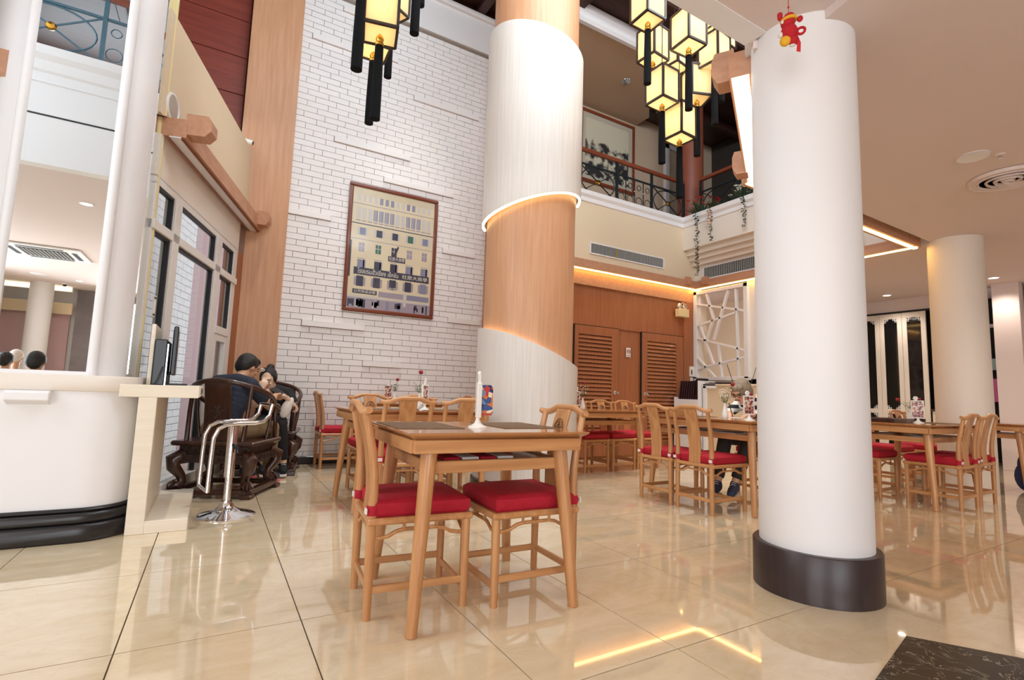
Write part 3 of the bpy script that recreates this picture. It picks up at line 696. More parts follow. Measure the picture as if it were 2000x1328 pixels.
    for x0, z0, x1, z1 in ((-0.018, 0.016, 0, 0.044), (0.018, 0.016, 0, 0.044), (0, 0.018, 0, 0.04), (-0.01, -0.044, -0.016, -0.026), (0.01, -0.044, 0.016, -0.026), (-0.02, -0.012, -0.02, 0.002), (0.02, -0.012, 0.02, 0.002)):
        md.bar((x0, 0, z0), (x1, 0, z1), 0.004, 0.005)
    md.build('carved_medallion', oak_dark, splat)
    def hump(p, q, axis_up=0.03):
        p = Vector(p); q = Vector(q); pts = []
        for i in range(13):
            u = i / 12; h = 0 if u < 0.14 or u > 0.86 else min(1, (0.36 - abs(u - 0.5)) / 0.14)
            pts.append(p.lerp(q, u) + Vector((0, 0, axis_up * h)))
        b = MB().tube(pts, 0.0085, 6)
        for u in (0.33, 0.67):
            c = p.lerp(q, u); b.tube([(c.x, c.y, c.z + axis_up), (c.x, c.y, SZ - 0.02)], 0.0075, 6)
        return b.build('apron', oakx, t, smooth=True)
    zA = 0.315
    hump((-SW, SD, zA), (SW, SD, zA)); hump((-SW, -SD, zA), (SW, -SD, zA)); hump((-SW, -SD, zA), (-SW, SD, zA)); hump((SW, -SD, zA), (SW, SD, zA))
    for a, b in (((-SW, SD), (SW, SD)), ((-SW, -SD), (SW, -SD)), ((-SW, -SD), (-SW, SD)), ((SW, -SD), (SW, SD))):
        z = 0.085 if a[1] == b[1] and a[1] > 0 else 0.115
        MB().bar((*a, z), (*b, z), 0.014, 0.03).build('stretcher', oakx if a[1] == b[1] else oaky, t, bevel=0.002)
    return t
oak_dark = wood('oak_carving', srgb(120, 74, 40), srgb(96, 58, 32), 'x')
chair0 = make_chair()
CH_USED = [False]
def chair(x, y, deg, label):
    if not CH_USED[0]:
        CH_USED[0] = True; chair0.location = (x, y, 0); chair0.rotation_euler = (0, 0, R(deg)); chair0['label'] = label; chair0['group'] = 'oak dining chairs'
        return chair0
    return dup(chair0, (x, y, 0), R(deg), label, 'oak dining chairs')
# front table
chair(0.825, 2.29, -95.5, 'oak dining chair with red cushion at the left of the front table')
chair(1.338, 2.187, 87.5, 'oak dining chair with carved medallion facing left at the front table')
# second table: two near chairs, two far chairs
chair(1.235, 3.83, 0, 'oak chair with plain back, directly behind the front table, left of two')
chair(1.70, 3.83, 0, 'oak chair with plain back behind the white menu stand of the front table')
chair(1.32, 4.72, 180, 'oak chair with half-hidden medallion on the far side of the second table, left')
chair(1.80, 4.72, 180, 'oak chair with medallion on the far side of the second table, behind the menu stand')
# table by the brick wall
chair(1.31, 6.30, -90, 'lone oak chair seen side-on against the brick wall')
chair(2.62, 6.05, 90, 'oak chair at the right end of the table by the brick wall')
# table before the louvred doors
chair(4.08, 5.08, 180, 'oak chair half hidden behind the wooden column, before the left louvred door')
chair(4.54, 5.10, 180, 'oak chair with medallion before the left louvred door')
chair(4.98, 5.12, 180, 'oak chair with medallion before the right louvred door')
# table of the person in stripes
chair(3.735, 3.385, -90, 'oak chair with plain back toward the camera, left of the pair at the writing table')
chair(3.735, 2.955, -90, 'oak chair with plain back toward the camera, right of the pair at the writing table')
chair(4.90, 3.20, 90, 'oak chair on which the grey-haired person sits')
# right hand tables
chair(6.075, 2.185, 0, 'oak chair seen from its side right of the white column, nearest of two')
chair(6.59, 2.21, 0, 'oak chair beside the far right cream column, second of two')
chair(6.00, 2.80, 180, 'oak chair across the right table, half hidden by the white column')
chair(6.95, 3.02, 180, 'dark oak chair back showing behind the photo stand on the right table')
chair(7.72, 2.95, 180, 'oak chair at the far right edge of the picture')

# ------------------------------------------------------------------ dining tables
def make_table(label, cx, cy, rz, sx, sy, group='oak dining tables'):
    H = 0.763
    t = thing('dining_table', (cx, cy, 0), label, 'table', group, R(rz))
    hx, hy = sx / 2, sy / 2
    tp = MB(); b = 0.035
    tp.add([(-hx + b, -hy + b, H - 0.03), (hx - b, -hy + b, H - 0.03), (hx - b, hy - b, H - 0.03), (-hx + b, hy - b, H - 0.03),
            (-hx, -hy, H - 0.008), (hx, -hy, H - 0.008), (hx, hy, H - 0.008), (-hx, hy, H - 0.008), (-hx, -hy, H), (hx, -hy, H), (hx, hy, H), (-hx, hy, H)],
           [(3, 2, 1, 0), (8, 9, 10, 11)] + [(i, (i + 1) % 4, 4 + (i + 1) % 4, 4 + i) for i in range(4)] + [(4 + i, 4 + (i + 1) % 4, 8 + (i + 1) % 4, 8 + i) for i in range(4)])
    tp.build('tabletop', oak_top, t)
    ax, ay = hx - 0.032, hy - 0.032
    for a in (((-ax, -ay), (ax, -ay)), ((-ax, ay), (ax, ay))):
        MB().bar((*a[0], H - 0.0565), (*a[1], H - 0.0565), 0.024, 0.053).build('apron', oakx, t, bevel=0.002)
    for a in (((-ax, -ay), (-ax, ay)), ((ax, -ay), (ax, ay))):
        MB().bar((a[0][0], -ay + 0.012, H - 0.0565), (a[1][0], ay - 0.012, H - 0.0565), 0.024, 0.053).build('apron', oaky, t, bevel=0.002)
    fx, fy = hx - 0.055, hy - 0.025; gx, gy = hx - 0.115, hy - 0.085
    for ux in (-1, 1):
        for uy in (-1, 1):
            MB().tube([(ux * fx, uy * fy, 0), (ux * (fx * 0.62 + gx * 0.38), uy * (fy * 0.62 + gy * 0.38), 0.3), (ux * gx, uy * gy, H - 0.03)], [0.0225, 0.028, 0.036], 12).build('leg', oakz, t, smooth=True)
    z = H - 0.145
    for uy in (-1, 1): MB().bar((-gx, uy * gy, z), (gx, uy * gy, z), 0.022, 0.05).build('shelf_rail', oakx, t, bevel=0.003)
    for ux in (-1, 1): MB().bar((ux * gx, -gy, z), (ux * gx, gy, z), 0.022, 0.05).build('shelf_rail', oaky, t, bevel=0.003)
    MB().box(-gx, gx, -gy, gy, z + 0.006, z + 0.018).build('shelf', oakx, t)
    return t
H = 0.763
T1 = make_table('front square oak table with two woven placemats and a menu stand', 1.10, 2.225, -3.0, 0.845, 0.71)
T2 = make_table('long oak table behind the front table, with a rose in a vase', 1.50, 4.24, 0, 1.18, 0.74)
T3 = make_table('oak table standing before the louvred doors', 4.02, 4.86, 0, 1.15, 0.66)
T4 = make_table('oak table where the grey-haired person writes', 4.155, 3.17, 0, 0.78, 1.18)
T5 = make_table('oak table right of the white column with a tray and photo stand', 6.16, 2.44, 0, 1.10, 0.76)
T6 = make_table('oak table cut off by the right edge of the picture', 8.30, 2.42, 0, 0.86, 0.76)
T7 = make_table('oak table against the brick wall', 1.98, 6.15, 0, 0.96, 0.70)
def placemat(x, y, z, rz, sx, sy, label):
    o = MB().box(-sx / 2, sx / 2, -sy / 2, sy / 2, 0, 0.003).build('placemat', placem, None, loc=(x, y, z)); o.rotation_euler = (0, 0, R(rz))
    return tag(o, label, 'placemat', 'woven placemats')
placemat(0.845, 2.30, H, -3, 0.30, 0.42, 'brown woven placemat on the left half of the front table')
placemat(1.345, 2.275, H, -3, 0.30, 0.42, 'brown woven placemat on the right half of the front table')
placemat(1.24, 4.10, H, 0, 0.42, 0.3, 'dark placemat on the second table, in front of the left chair')
placemat(1.70, 4.10, H, 0, 0.42, 0.3, 'dark placemat on the second table, right of the menu stand')
placemat(4.03, 3.42, H, 90, 0.4, 0.28, 'dark placemat on the writing table before the left chair')
placemat(6.4, 2.30, H, 0, 0.42, 0.3, 'dark placemat on the right table beside the column')
def napkin(x, y, z, rz, mt, label, sx=0.05, sy=0.2):
    o = MB().box(-sx / 2, sx / 2, -sy / 2, sy / 2, 0, 0.012).build('napkin', mt, None, bevel=0.003, loc=(x, y, z)); o.rotation_euler = (0, 0, R(rz))
    return tag(o, label, 'napkin', 'folded napkins on the table shelves')
zs = H - 0.145 + 0.018
for i, (mt, nm) in enumerate(((red_fab, 'red'), (velcro, 'cream'), (red_fab, 'red'), (velcro, 'white'))):
    napkin(0.905 + i * 0.085, 2.115 - i * 0.004, zs, -3, mt, ('first ', 'second ', 'third ', 'fourth ')[i] + nm + ' napkin from the left on the shelf of the front table', 0.078)
napkin(4.0, 2.95, zs, 0, velcro, 'white napkin on the shelf of the writing table, near end', 0.2, 0.24)
napkin(4.0, 3.35, zs, 0, velcro, 'white napkin on the shelf of the writing table, far end', 0.2, 0.24)
napkin(5.95, 2.27, zs, 0, velcro, 'white napkin on the shelf of the right table', 0.2, 0.12)

# ------------------------------------------------------------------ menu stands, vases
def menu_stand(x, y, rz, label, card, topper=False, s=1.0, flag=False):
    t = thing('menu_stand', (x, y, H), label, 'menu stand', None, R(rz))
    MB().lathe([(0.045 * s, 0), (0.044 * s, 0.005), (0.03 * s, 0.01), (0.015 * s, 0.022), (0.01 * s, 0.035), (0.009 * s, 0.05)], 20).build('base', plastic_w, t, smooth=True)
    w_, h_ = 0.042 * s, 0.155 * s; z = 0.045
    if flag:   # one thick white side post, the printed card sticking out behind it
        MB().box(-0.012, 0.010, -0.022, 0.008, z, z + 0.165).build('frame', plastic_w, t, bevel=0.003)
        q = MB(); pts = [(0.008, z + 0.02), (0.06, z + 0.02), (0.072, z + 0.032), (0.072, z + 0.143), (0.06, z + 0.155), (0.008, z + 0.155)]
        q.prism_axis(pts, 0.0, 0.006, 'y').build('card', card, t)
        MB().box(0.008, 0.068, -0.0015, 0.0075, z + 0.012, z + 0.022).build('card_edge', petal_r, t)
        MB().box(-0.007, 0.005, -0.012, 0.0, z + 0.165, z + 0.205).ball((-0.001, -0.006, z + 0.208), (0.01, 0.007, 0.012), 8, 5).build('topper', plastic_w, t, smooth=True)
        return t
    f = MB()
    f.box(-w_ - 0.008, w_ + 0.008, -0.008, 0.008, z, z + 0.01).box(-w_ - 0.008, w_ + 0.008, -0.008, 0.008, z + h_, z + h_ + 0.01)
    f.box(-w_ - 0.008, -w_ + 0.001, -0.008, 0.008, z, z + h_).box(w_ - 0.001, w_ + 0.008, -0.008, 0.008, z, z + h_)
    f.build('frame', plastic_w, t, bevel=0.003)
    MB().box(-w_, w_, -0.004, 0.004, z + 0.008, z + h_).build('card', card, t)
    tp = MB()
    if topper:
        for a in range(6): tp.ball((-0.012 + 0.012 * math.cos(a * PI / 3), 0, z + h_ + 0.03 + 0.012 * math.sin(a * PI / 3)), (0.011, 0.006, 0.011), 8, 5)
        tp.build('star_topper', plastic_w, t, smooth=True)
        MB().ball((0.02, -0.004, z + h_ + 0.024), (0.014, 0.007, 0.013), 8, 5).build('red_topper', rose_m, t, smooth=True)
    else:
        tp.box(-0.012, 0.012, -0.006, 0.006, z + h_ + 0.008, z + h_ + 0.05).ball((0, 0, z + h_ + 0.055), (0.014, 0.007, 0.012), 8, 5).build('topper', plastic_w, t, smooth=True)
    return t
menu_stand(1.085, 2.16, -8, 'white menu stand with a blue and orange card on the front table', card_blue, flag=True)
menu_stand(1.52, 4.02, 40, 'white menu stand on the second table', card_food)
menu_stand(1.80, 6.00, 0, 'white menu stand on the table by the brick wall', card_food)
menu_stand(4.02, 2.78, -25, 'white photo stand with star topper before the grey-haired person', card_food, True, 1.0)
menu_stand(6.14, 2.37, -62, 'white photo stand with topper on the right table', card_food, True, 1.1)
menu_stand(3.66, 4.74, 10, 'menu stand on the table before the louvred doors', card_food)
def vase(x, y, label, rose_dx, rose_dy, rose_h, spray=True, seed=0):
    rnd = random.Random(seed)
    t = thing('flower_vase', (x, y, H), label, 'vase', 'white vases with a rose')
    MB().lathe([(0.024, 0), (0.03, 0.012), (0.0295, 0.04), (0.02, 0.08), (0.0115, 0.115), (0.0105, 0.135), (0.0125, 0.142), (0.009, 0.14), (0.008, 0.1)], 20).build('vase_body', plastic_w, t, smooth=True)
    MB().tube([(0, 0, 0.08), (rose_dx * 0.5, rose_dy * 0.5, 0.14 + (rose_h - 0.14) * 0.5), (rose_dx, rose_dy, rose_h)], 0.0022, 5).build('rose_stem', leaf_m, t)
    rb = MB(); c = Vector((rose_dx, rose_dy, rose_h))
    rb.ball(c + Vector((0, 0, 0.008)), (0.012, 0.012, 0.017), 8, 6)
    for k in range(7):
        a = k * 2.4; rb.ball(c + Vector((0.008 * math.cos(a), 0.008 * math.sin(a), 0.004 + 0.002 * k)), (0.012, 0.012, 0.012), 7, 5)
    rb.build('rose', rose_m, t, smooth=True)
    lf = MB()
    for k in range(22):
        a = rnd.random() * 6.28; r = 0.01 + rnd.random() * 0.045; z = 0.15 + rnd.random() * 0.075
        p = Vector((r * math.cos(a), r * math.sin(a), z)); d = Vector((math.cos(a), math.sin(a), 0.6)).normalized() * 0.022
        sdv = d.cross(Vector((0, 0, 1))).normalized() * 0.006
        lf.add([p, p + d * 0.5 + sdv, p + d, p + d * 0.5 - sdv], [(0, 1, 2, 3)])
        lf.tube([(0, 0, 0.12), p * 0.6 + Vector((0, 0, 0.06)), p], 0.001, 3)
    tag(lf.build('sprigs', leaf_m, t), kind='stuff')
    if spray:
        bl = MB()
        for k in range(34):
            a = rnd.random() * 6.28; r = rnd.random() ** 0.6 * 0.062; z = 0.19 + rnd.random() * 0.085
            bl.ball((r * math.cos(a), r * math.sin(a), z), 0.0048, 5, 4)
        tag(bl.build('small_white_blossoms', petal_w, t), kind='stuff')
    return t
vase(4.02, 3.02, 'white vase with baby\'s breath and a red rose on the writing table', 0.045, -0.05, 0.30, True, 1)
vase(1.53, 4.18, 'vase with a tall red rose on the second table', 0.01, 0.02, 0.31, False, 2)
vase(1.87, 5.96, 'vase with a dark rose beside the menu stand at the brick wall', 0.02, -0.02, 0.27, False, 3)
vase(3.73, 4.72, 'white vase with baby\'s breath before the louvred doors', 0.02, 0.0, 0.30, True, 4)
vase(6.35, 2.52, 'vase with a leaning red rose on the right table', -0.11, 0.06, 0.22, False, 5)
# tray and red dish on the right table
tr = thing('serving_tray', (5.95, 2.55, H), 'dark brown serving tray on the right table', 'tray')
MB().box(-0.2, 0.2, -0.14, 0.14, 0, 0.008).build('tray_base', rose_wood, tr)
q = MB()
for a, b in (((-0.2, -0.14), (0.2, -0.14)), ((-0.2, 0.14), (0.2, 0.14)), ((-0.2, -0.14), (-0.2, 0.14)), ((0.2, -0.14), (0.2, 0.14))): q.bar((*a, 0.02), (*b, 0.02), 0.014, 0.036)
q.build('tray_rim', rose_wood, tr, bevel=0.003)
bx = thing('napkin_box', (3.95, 3.5, H), 'small open wooden box on the writing table', 'box')
q = MB()
for a, b in (((-0.09, -0.06), (0.09, -0.06)), ((-0.09, 0.06), (0.09, 0.06)), ((-0.09, -0.06), (-0.09, 0.06)), ((0.09, -0.06), (0.09, 0.06))): q.bar((*a, 0.04), (*b, 0.04), 0.01, 0.08)
q.build('box_side', oakx, bx); MB().box(-0.09, 0.09, -0.06, 0.06, 0, 0.008).build('box_base', oakx, bx)
o = tag(MB().box(-0.075, 0.075, -0.105, 0.105, 0, 0.004).build('paper_sheet', plastic_w, None, loc=(4.30, 3.12, H)), 'white paper under the hands of the grey-haired person', 'paper')
bag = MB(); bag.ball((0, 0, 0.17), (0.11, 0.11, 0.17), 14, 10).ball((0.0, 0.02, 0.30), (0.07, 0.06, 0.12), 10, 8).tube([(-0.05, 0, 0.38), (-0.03, 0, 0.46), (0.03, 0, 0.46), (0.05, 0, 0.38)], 0.01, 6)
tag(bag.build('bag', mat('blue_bag', srgb(40, 52, 104), 0.6, bump=(40, 0.8)), None, smooth=True, loc=(8.085, 2.10, 0.0)), 'dark blue bag on the floor at the right edge', 'bag')

# ------------------------------------------------------------------ carved rosewood armchairs (face +Y)
def make_armchair(label):
    t = thing('carved_armchair', (0, 0, 0), label, 'armchair', 'carved rosewood armchairs')
    hw, hd = 0.30, 0.265
    b = MB()
    for a, c in (((-hw, -hd), (hw, -hd)), ((-hw, hd), (hw, hd)), ((-hw, -hd), (-hw, hd)), ((hw, -hd), (hw, hd))): b.bar((*a, 0.05), (*c, 0.05), 0.06, 0.04)
    for sx in (-1, 1):
        for sy in (-1, 1): b.box(sx * hw - 0.045, sx * hw + 0.045, sy * hd - 0.045, sy * hd + 0.045, 0, 0.035)
    b.build('foot_frame', rose_wood, t, bevel=0.006)
    for sx in (-1, 1):
        for sy in (-1, 1):
            o = lambda k: (sx * (hw - 0.05 + k), sy * (hd - 0.05 + k))
            l = MB().tube([(*o(0.0), 0.34), (*o(0.055), 0.30), (*o(0.05), 0.24), (*o(0.01), 0.17), (*o(0.0), 0.12), (*o(0.03), 0.085)], [0.055, 0.06, 0.05, 0.035, 0.034, 0.045], 10).build('leg', rose_wood, t, smooth=True)
            cl = MB().ball((*o(0.035), 0.09), 0.03, 10, 7)
            for k in range(4):
                a = math.atan2(sy, sx) + (k - 1.5) * 0.5
                x, y = o(0.03); cl.tube([(x + 0.02 * math.cos(a), y + 0.02 * math.sin(a), 0.13), (x + 0.052 * math.cos(a), y + 0.052 * math.sin(a), 0.10), (x + 0.05 * math.cos(a), y + 0.05 * math.sin(a), 0.072)], [0.01, 0.012, 0.006], 6)
            cl.build('claw_foot', rose_wood, l, smooth=True)
    rnd = random.Random(3)
    ap = MB()
    for sy in (-1, 1):
        ap.prism_axis([(-hw + 0.02, 0.345), (hw - 0.02, 0.345), (hw - 0.02, 0.26), (hw * 0.5, 0.285), (0, 0.265), (-hw * 0.5, 0.285), (-hw + 0.02, 0.26)], sy * hd - 0.012, sy * hd + 0.012, 'y')
    for sx in (-1, 1):
        ap.prism_axis([(-hd + 0.02, 0.345), (hd - 0.02, 0.345), (hd - 0.02, 0.26), (hd * 0.5, 0.285), (0, 0.265), (-hd * 0.5, 0.285), (-hd + 0.02, 0.26)], sx * hw - 0.012, sx * hw + 0.012, 'x')
    ap.build('carved_apron', rose_carved, t)
    cv = MB()   # scrollwork in relief along the apron and waist
    def curl(c, ux, nrm, r):
        pts = []
        for k in range(11):
            a = k * 0.75; rr = r * (1 - k / 13)
            pts.append(Vector(c) + Vector(ux) * rr * math.cos(a) + Vector((0, 0, 1)) * rr * math.sin(a) + Vector(nrm) * 0.004)
        cv.tube(pts, 0.0045, 5)
    for sy in (-1, 1):
        for k in range(9): curl((-0.27 + k * 0.0675, sy * (hd + 0.012), 0.312 - 0.008 * (k % 2)), (1 if k % 2 else -1, 0, 0), (0, sy, 0), 0.026)
        for k in range(12): cv.bar((-0.27 + k * 0.049, sy * (hd - 0.012), 0.375), (-0.27 + k * 0.049 + 0.03, sy * (hd - 0.012), 0.375 + (0.02 if k % 2 else -0.01)), 0.01, 0.012)
    for sx in (-1, 1):
        for k in range(7): curl((sx * (hw + 0.012), -0.22 + k * 0.073, 0.312 - 0.008 * (k % 2)), (0, 1 if k % 2 else -1, 0), (sx, 0, 0), 0.026)
    tag(cv.build('scroll_carving', rose_carved, t), kind='stuff')
    MB().box(-hw + 0.02, hw - 0.02, -hd + 0.02, hd - 0.02, 0.34, 0.415).build('waist', rose_carved, t, bevel=0.004)
    MB().box(-hw - 0.03, hw + 0.03, -hd - 0.03, hd + 0.03, 0.415, 0.455).build('seat', rose_wood, t, bevel=0.012)
    rail = []
    for i in range(25):
        a = R(-115 + 230 * i / 24); u = abs(i - 12) / 12
        x = 0.325 * math.sin(a); y = 0.02 - 0.31 * math.cos(a)
        z = 0.955 - 0.20 * u ** 1.6
        rail.append((x, y, z))
    l, r = rail[0], rail[-1]
    rail = [(l[0] + 0.02, l[1] + 0.13, l[2] - 0.045), (l[0] - 0.005, l[1] + 0.08, l[2] - 0.02)] + rail + [(r[0] + 0.005, r[1] + 0.08, r[2] - 0.02), (r[0] - 0.02, r[1] + 0.13, r[2] - 0.045)]
    MB().tube(rail, [0.026, 0.022] + [0.021] * 25 + [0.022, 0.026], 12).build('arm_rail', rose_wood, t, smooth=True)
    for sx in (-1, 1):
        MB().ball((sx * (abs(l[0]) - 0.02), l[1] + 0.135, l[2] - 0.06), (0.03, 0.034, 0.03), 10, 8).build('arm_scroll', rose_wood, t, smooth=True)
        MB().tube([(sx * 0.285, 0.24, 0.455), (sx * 0.29, 0.22, 0.56), (sx * 0.295, 0.19, 0.66), (sx * 0.285, 0.21, 0.715)], [0.018, 0.02, 0.018, 0.016], 8).build('arm_post', rose_wood, t, smooth=True)
        MB().tube([(sx * 0.285, 0.05, 0.455), (sx * 0.31, 0.05, 0.6), (sx * 0.32, 0.02, 0.80)], [0.016, 0.014, 0.014], 8).build('side_post', rose_wood, t, smooth=True)
        MB().tube([(sx * 0.225, -0.25, 0.455), (sx * 0.235, -0.225, 0.7), (sx * 0.238, -0.2, 0.91)], [0.02, 0.018, 0.017], 8).build('rear_post', rose_wood, t, smooth=True)
    sp = MB(); vs = []
    for y, z in ((-0.255, 0.455), (-0.24, 0.60), (-0.25, 0.75), (-0.285, 0.945)):
        vs += [(-0.105, y - 0.011, z), (0.105, y - 0.011, z), (0.105, y + 0.011, z), (-0.105, y + 0.011, z)]
    fs = [(3, 2, 1, 0), (12, 13, 14, 15)]
    for i in range(3):
        for k in range(4): fs.append((i * 4 + k, i * 4 + (k + 1) % 4, i * 4 + 4 + (k + 1) % 4, i * 4 + 4 + k))
    spl = sp.add(vs, fs).build('back_splat', rose_wood, t, bevel=0.004)
    rl = MB()
    for sy in (-1, 1):
        for k in range(16):
            a = rnd.random() * 6.28; rr = rnd.random() * 0.06
            rl.ball((rr * math.cos(a), -0.247 + sy * 0.014, 0.70 + rr * math.sin(a)), (0.016, 0.006, 0.016), 7, 5)
        for z0, z1 in ((0.60, 0.80),):
            yy = -0.247 + sy * 0.013
            for p_, q_ in (((-0.08, z0), (0.08, z0)), ((-0.08, z1), (0.08, z1)), ((-0.08, z0), (-0.08, z1)), ((0.08, z0), (0.08, z1))): rl.bar((p_[0], yy, p_[1]), (q_[0], yy, q_[1]), 0.008, 0.008)
    rl.build('splat_carving', rose_carved, spl)
    return t
ac = make_armchair('carved dark rosewood armchair with its back to the camera, under the man')
ac.location = (0.155, 5.10, 0); ac.rotation_euler = (0, 0, R(-27))
dup(ac, (0.52, 6.12, 0), R(168), 'carved dark rosewood armchair facing the camera, under the woman')

# ------------------------------------------------------------------ white desk, monitor, bar stool
dk = thing('wall_desk', (-0.28, 3.87, 0), 'cream laminate desk built against the mirror pier', 'desk')
cl = wood('cream_laminate', srgb(236, 224, 204), srgb(226, 212, 190), 'x', 0.45, 0.7, 0.0)
MB().box(-0.215, 0.20, 0.0, 0.95, 0.828, 0.905).build('desk_top', cl, dk, bevel=0.003)
MB().box(-0.115, -0.02, 0.0, 0.93, 0.0, 0.828).build('desk_upright', cl, dk, bevel=0.003)
MB().box(-0.02, 0.205, 0.0, 1.05, 0.0, 0.075).build('desk_foot', cl, dk, bevel=0.003)
dr = MB().box(0.20, 0.207, 0.02, 0.93, 0.835, 0.90).build('drawer_front', cl, dk)
MB().box(0.207, 0.211, 0.12, 0.5, 0.85, 0.886).build('drawer_inset', grey_stone, dr)
mo = thing('monitor', (-0.235, 4.08, 0.905), 'black flat monitor seen edge-on on the cream desk', 'monitor')
mt_ = Matrix.Rotation(R(2.6), 4, 'Z')
m = MB(); m.T = mt_; m.box(-0.028, 0.0, 0.02, 0.60, 0.07, 0.40).build('screen_housing', black_pl, mo, bevel=0.006)
m = MB(); m.T = mt_; m.box(-0.06, 0.08, 0.22, 0.42, 0.0, 0.012).box(-0.06, -0.03, 0.28, 0.36, 0.012, 0.2).build('monitor_stand', black_pl, mo, bevel=0.004)
m = MB(); m.T = mt_; m.box(-0.032, -0.029, 0.04, 0.58, 0.09, 0.38).build('screen', glass_dk, mo)
cp = thing('computer_case', (-0.306, 4.0, 0.905), 'slim black computer case with silver edge behind the monitor', 'computer')
MB().box(-0.05, 0.02, 0.02, 0.4, 0.0, 0.30).build('case_body', black_pl, cp, bevel=0.006)
MB().box(0.021, 0.028, 0.015, 0.03, 0.0, 0.27).build('silver_edge', chrome, cp)
o = MB().box(-0.012, 0.012, 0, 0.42, 0, 0.40).build('partition_panel', cl, None, bevel=0.003, loc=(-0.372, 4.06, 0.905)); tag(o, 'upright cream panel standing behind the monitor on the desk', 'panel')
cb = MB().tube([(0, 0, 0.12), (-0.015, -0.02, 0.05), (-0.03, -0.03, 0.01), (-0.045, -0.02, 0.0045)], 0.004, 6).build('cable', gasket, None, smooth=True, loc=(-0.30, 3.985, 0.905)); tag(cb, 'thin dark cable hanging behind the monitor', 'cable')

st = thing('bar_stool', (0.142, 4.185, 0), 'chrome bar stool frame without seat pad beside the cream desk', 'stool', None, R(11))
MB().lathe([(0.0, 0.0), (0.188, 0.0), (0.19, 0.008), (0.17, 0.018), (0.10, 0.034), (0.055, 0.06), (0.036, 0.09), (0.034, 0.105)], 40).build('base', chrome, st, smooth=True)
MB().tube([(0, 0, 0.09), (0, 0, 0.28)], 0.023, 16).build('gas_lift', chrome, st, smooth=True)
MB().tube([(0, 0, 0.27), (0, 0, 0.64)], 0.033, 16).build('outer_column', chrome, st, smooth=True)
MB().tube([(0.0, -0.03, 0.50), (0.03, -0.055, 0.47), (0.035, -0.06, 0.44)], [0.01, 0.016, 0.012], 8).build('lift_lever', black_pl, st, smooth=True)
for sy in (-0.14, 0.14):
    MB().tube([(-0.155, sy, 0.20), (-0.15, sy, 0.45), (-0.145, sy, 0.56), (-0.12, sy, 0.62), (-0.07, sy, 0.648), (0.02, sy, 0.655), (0.11, sy, 0.655), (0.165, sy, 0.668), (0.2, sy, 0.71), (0.215, sy, 0.79)], 0.014, 10).build('frame_tube', chrome, st, smooth=True)
MB().tube([(-0.155, -0.14, 0.206), (-0.155, 0.14, 0.206)], 0.013, 10).build('foot_rest', chrome, st, smooth=True)
MB().tube([(0.214, -0.14, 0.785), (0.214, 0.14, 0.785)], 0.012, 10).build('back_bar', chrome, st, smooth=True)
MB().box(-0.05, 0.05, -0.14, 0.14, 0.635, 0.65).build('seat_plate', chrome, st, bevel=0.004)
# ------------------------------------------------------------------ louvred doors
def door(n, x0, x1, lx0, lx1, knob_x, label):
    z1 = 1.995
    d = struct(MB().box(x0, lx0, YD - 0.03, YD + 0.01, 0.01, z1).box(lx1, x1, YD - 0.03, YD + 0.01, 0.01, z1).box(lx0, lx1, YD - 0.03, YD + 0.01, 1.86, z1).box(lx0, lx1, YD - 0.03, YD + 0.01, 0.01, 0.2), 'door_%d' % n, panel_dark, label)
    MB().box(lx0, lx1, YD - 0.002, YD + 0.01, 0.2, 1.86).build('louvre_backing', dark_void, d)
    k = 27; st_ = 1.66 / k
    me = MB().prism_axis([(-0.004, 0.0), (0.008, 0.0), (-0.022, 0.05), (-0.03, 0.044)][::-1], 0, lx1 - lx0, 'x').mesh('slat', panel_dark)
    me = MB().prism_axis([(-0.034, 0.0), (-0.028, -0.006), (0.0, 0.045), (-0.006, 0.05)], 0, lx1 - lx0, 'x').mesh('slat', panel_dark)
    for i in range(k): set_mesh('slat', me, d, (lx0, YD - 0.002, 0.205 + i * st_))
    kb = MB(); kb.T = Matrix.Translation((knob_x, YD - 0.03, 0.985)) @ Matrix.Rotation(R(90), 4, 'X')
    kb.lathe([(0.028, 0), (0.028, 0.006), (0.011, 0.012), (0.011, 0.035), (0.024, 0.045), (0.028, 0.06), (0.02, 0.074), (0.0, 0.078)], 16).build('knob', chrome, d, smooth=True)
    f = MB(); e = 0.012
    f.box(x0 - e, x0 - 0.002, YD - 0.02, YD + 0.01, 0, z1 + e).box(x1 + 0.002, x1 + e, YD - 0.02, YD + 0.01, 0, z1 + e).box(x0 - e, x1 + e, YD - 0.02, YD + 0.01, z1 + 0.002, z1 + e)
    f.build('door_frame', dark_void, d)
door(1, 4.63, 5.505, 4.70, 5.36, 5.43, 'left brown louvred door')
door(2, 6.015, 6.985, 6.13, 6.81, 6.075, 'right brown louvred door')
sg = thing('no_smoking_sign', (5.73, YD - 0.004, 1.64), 'small white no smoking sign between the two louvred doors', 'sign')
MB().box(-0.045, 0.045, -0.006, 0.006, -0.075, 0.075).build('sign_board', plastic_w, sg, bevel=0.002)
q = MB(); pts = [(0.032 * math.cos(2 * PI * k / 20), -0.0075, 0.015 + 0.032 * math.sin(2 * PI * k / 20)) for k in range(21)]
q.tube(pts, 0.005, 6, cap=False).bar((-0.022, -0.0075, 0.037), (0.022, -0.0075, -0.007), 0.007, 0.002, (0, 1, 0)).build('prohibition_ring', mat('sign_red', srgb(150, 40, 40), 0.5), sg)
MB().box(-0.022, 0.014, -0.007, -0.0062, 0.011, 0.018).box(0.016, 0.022, -0.007, -0.0062, 0.011, 0.018).box(-0.03, 0.03, -0.007, -0.0062, -0.052, -0.046).box(-0.025, 0.025, -0.007, -0.0062, -0.063, -0.058).build('cigarette_symbol', black_pl, sg)
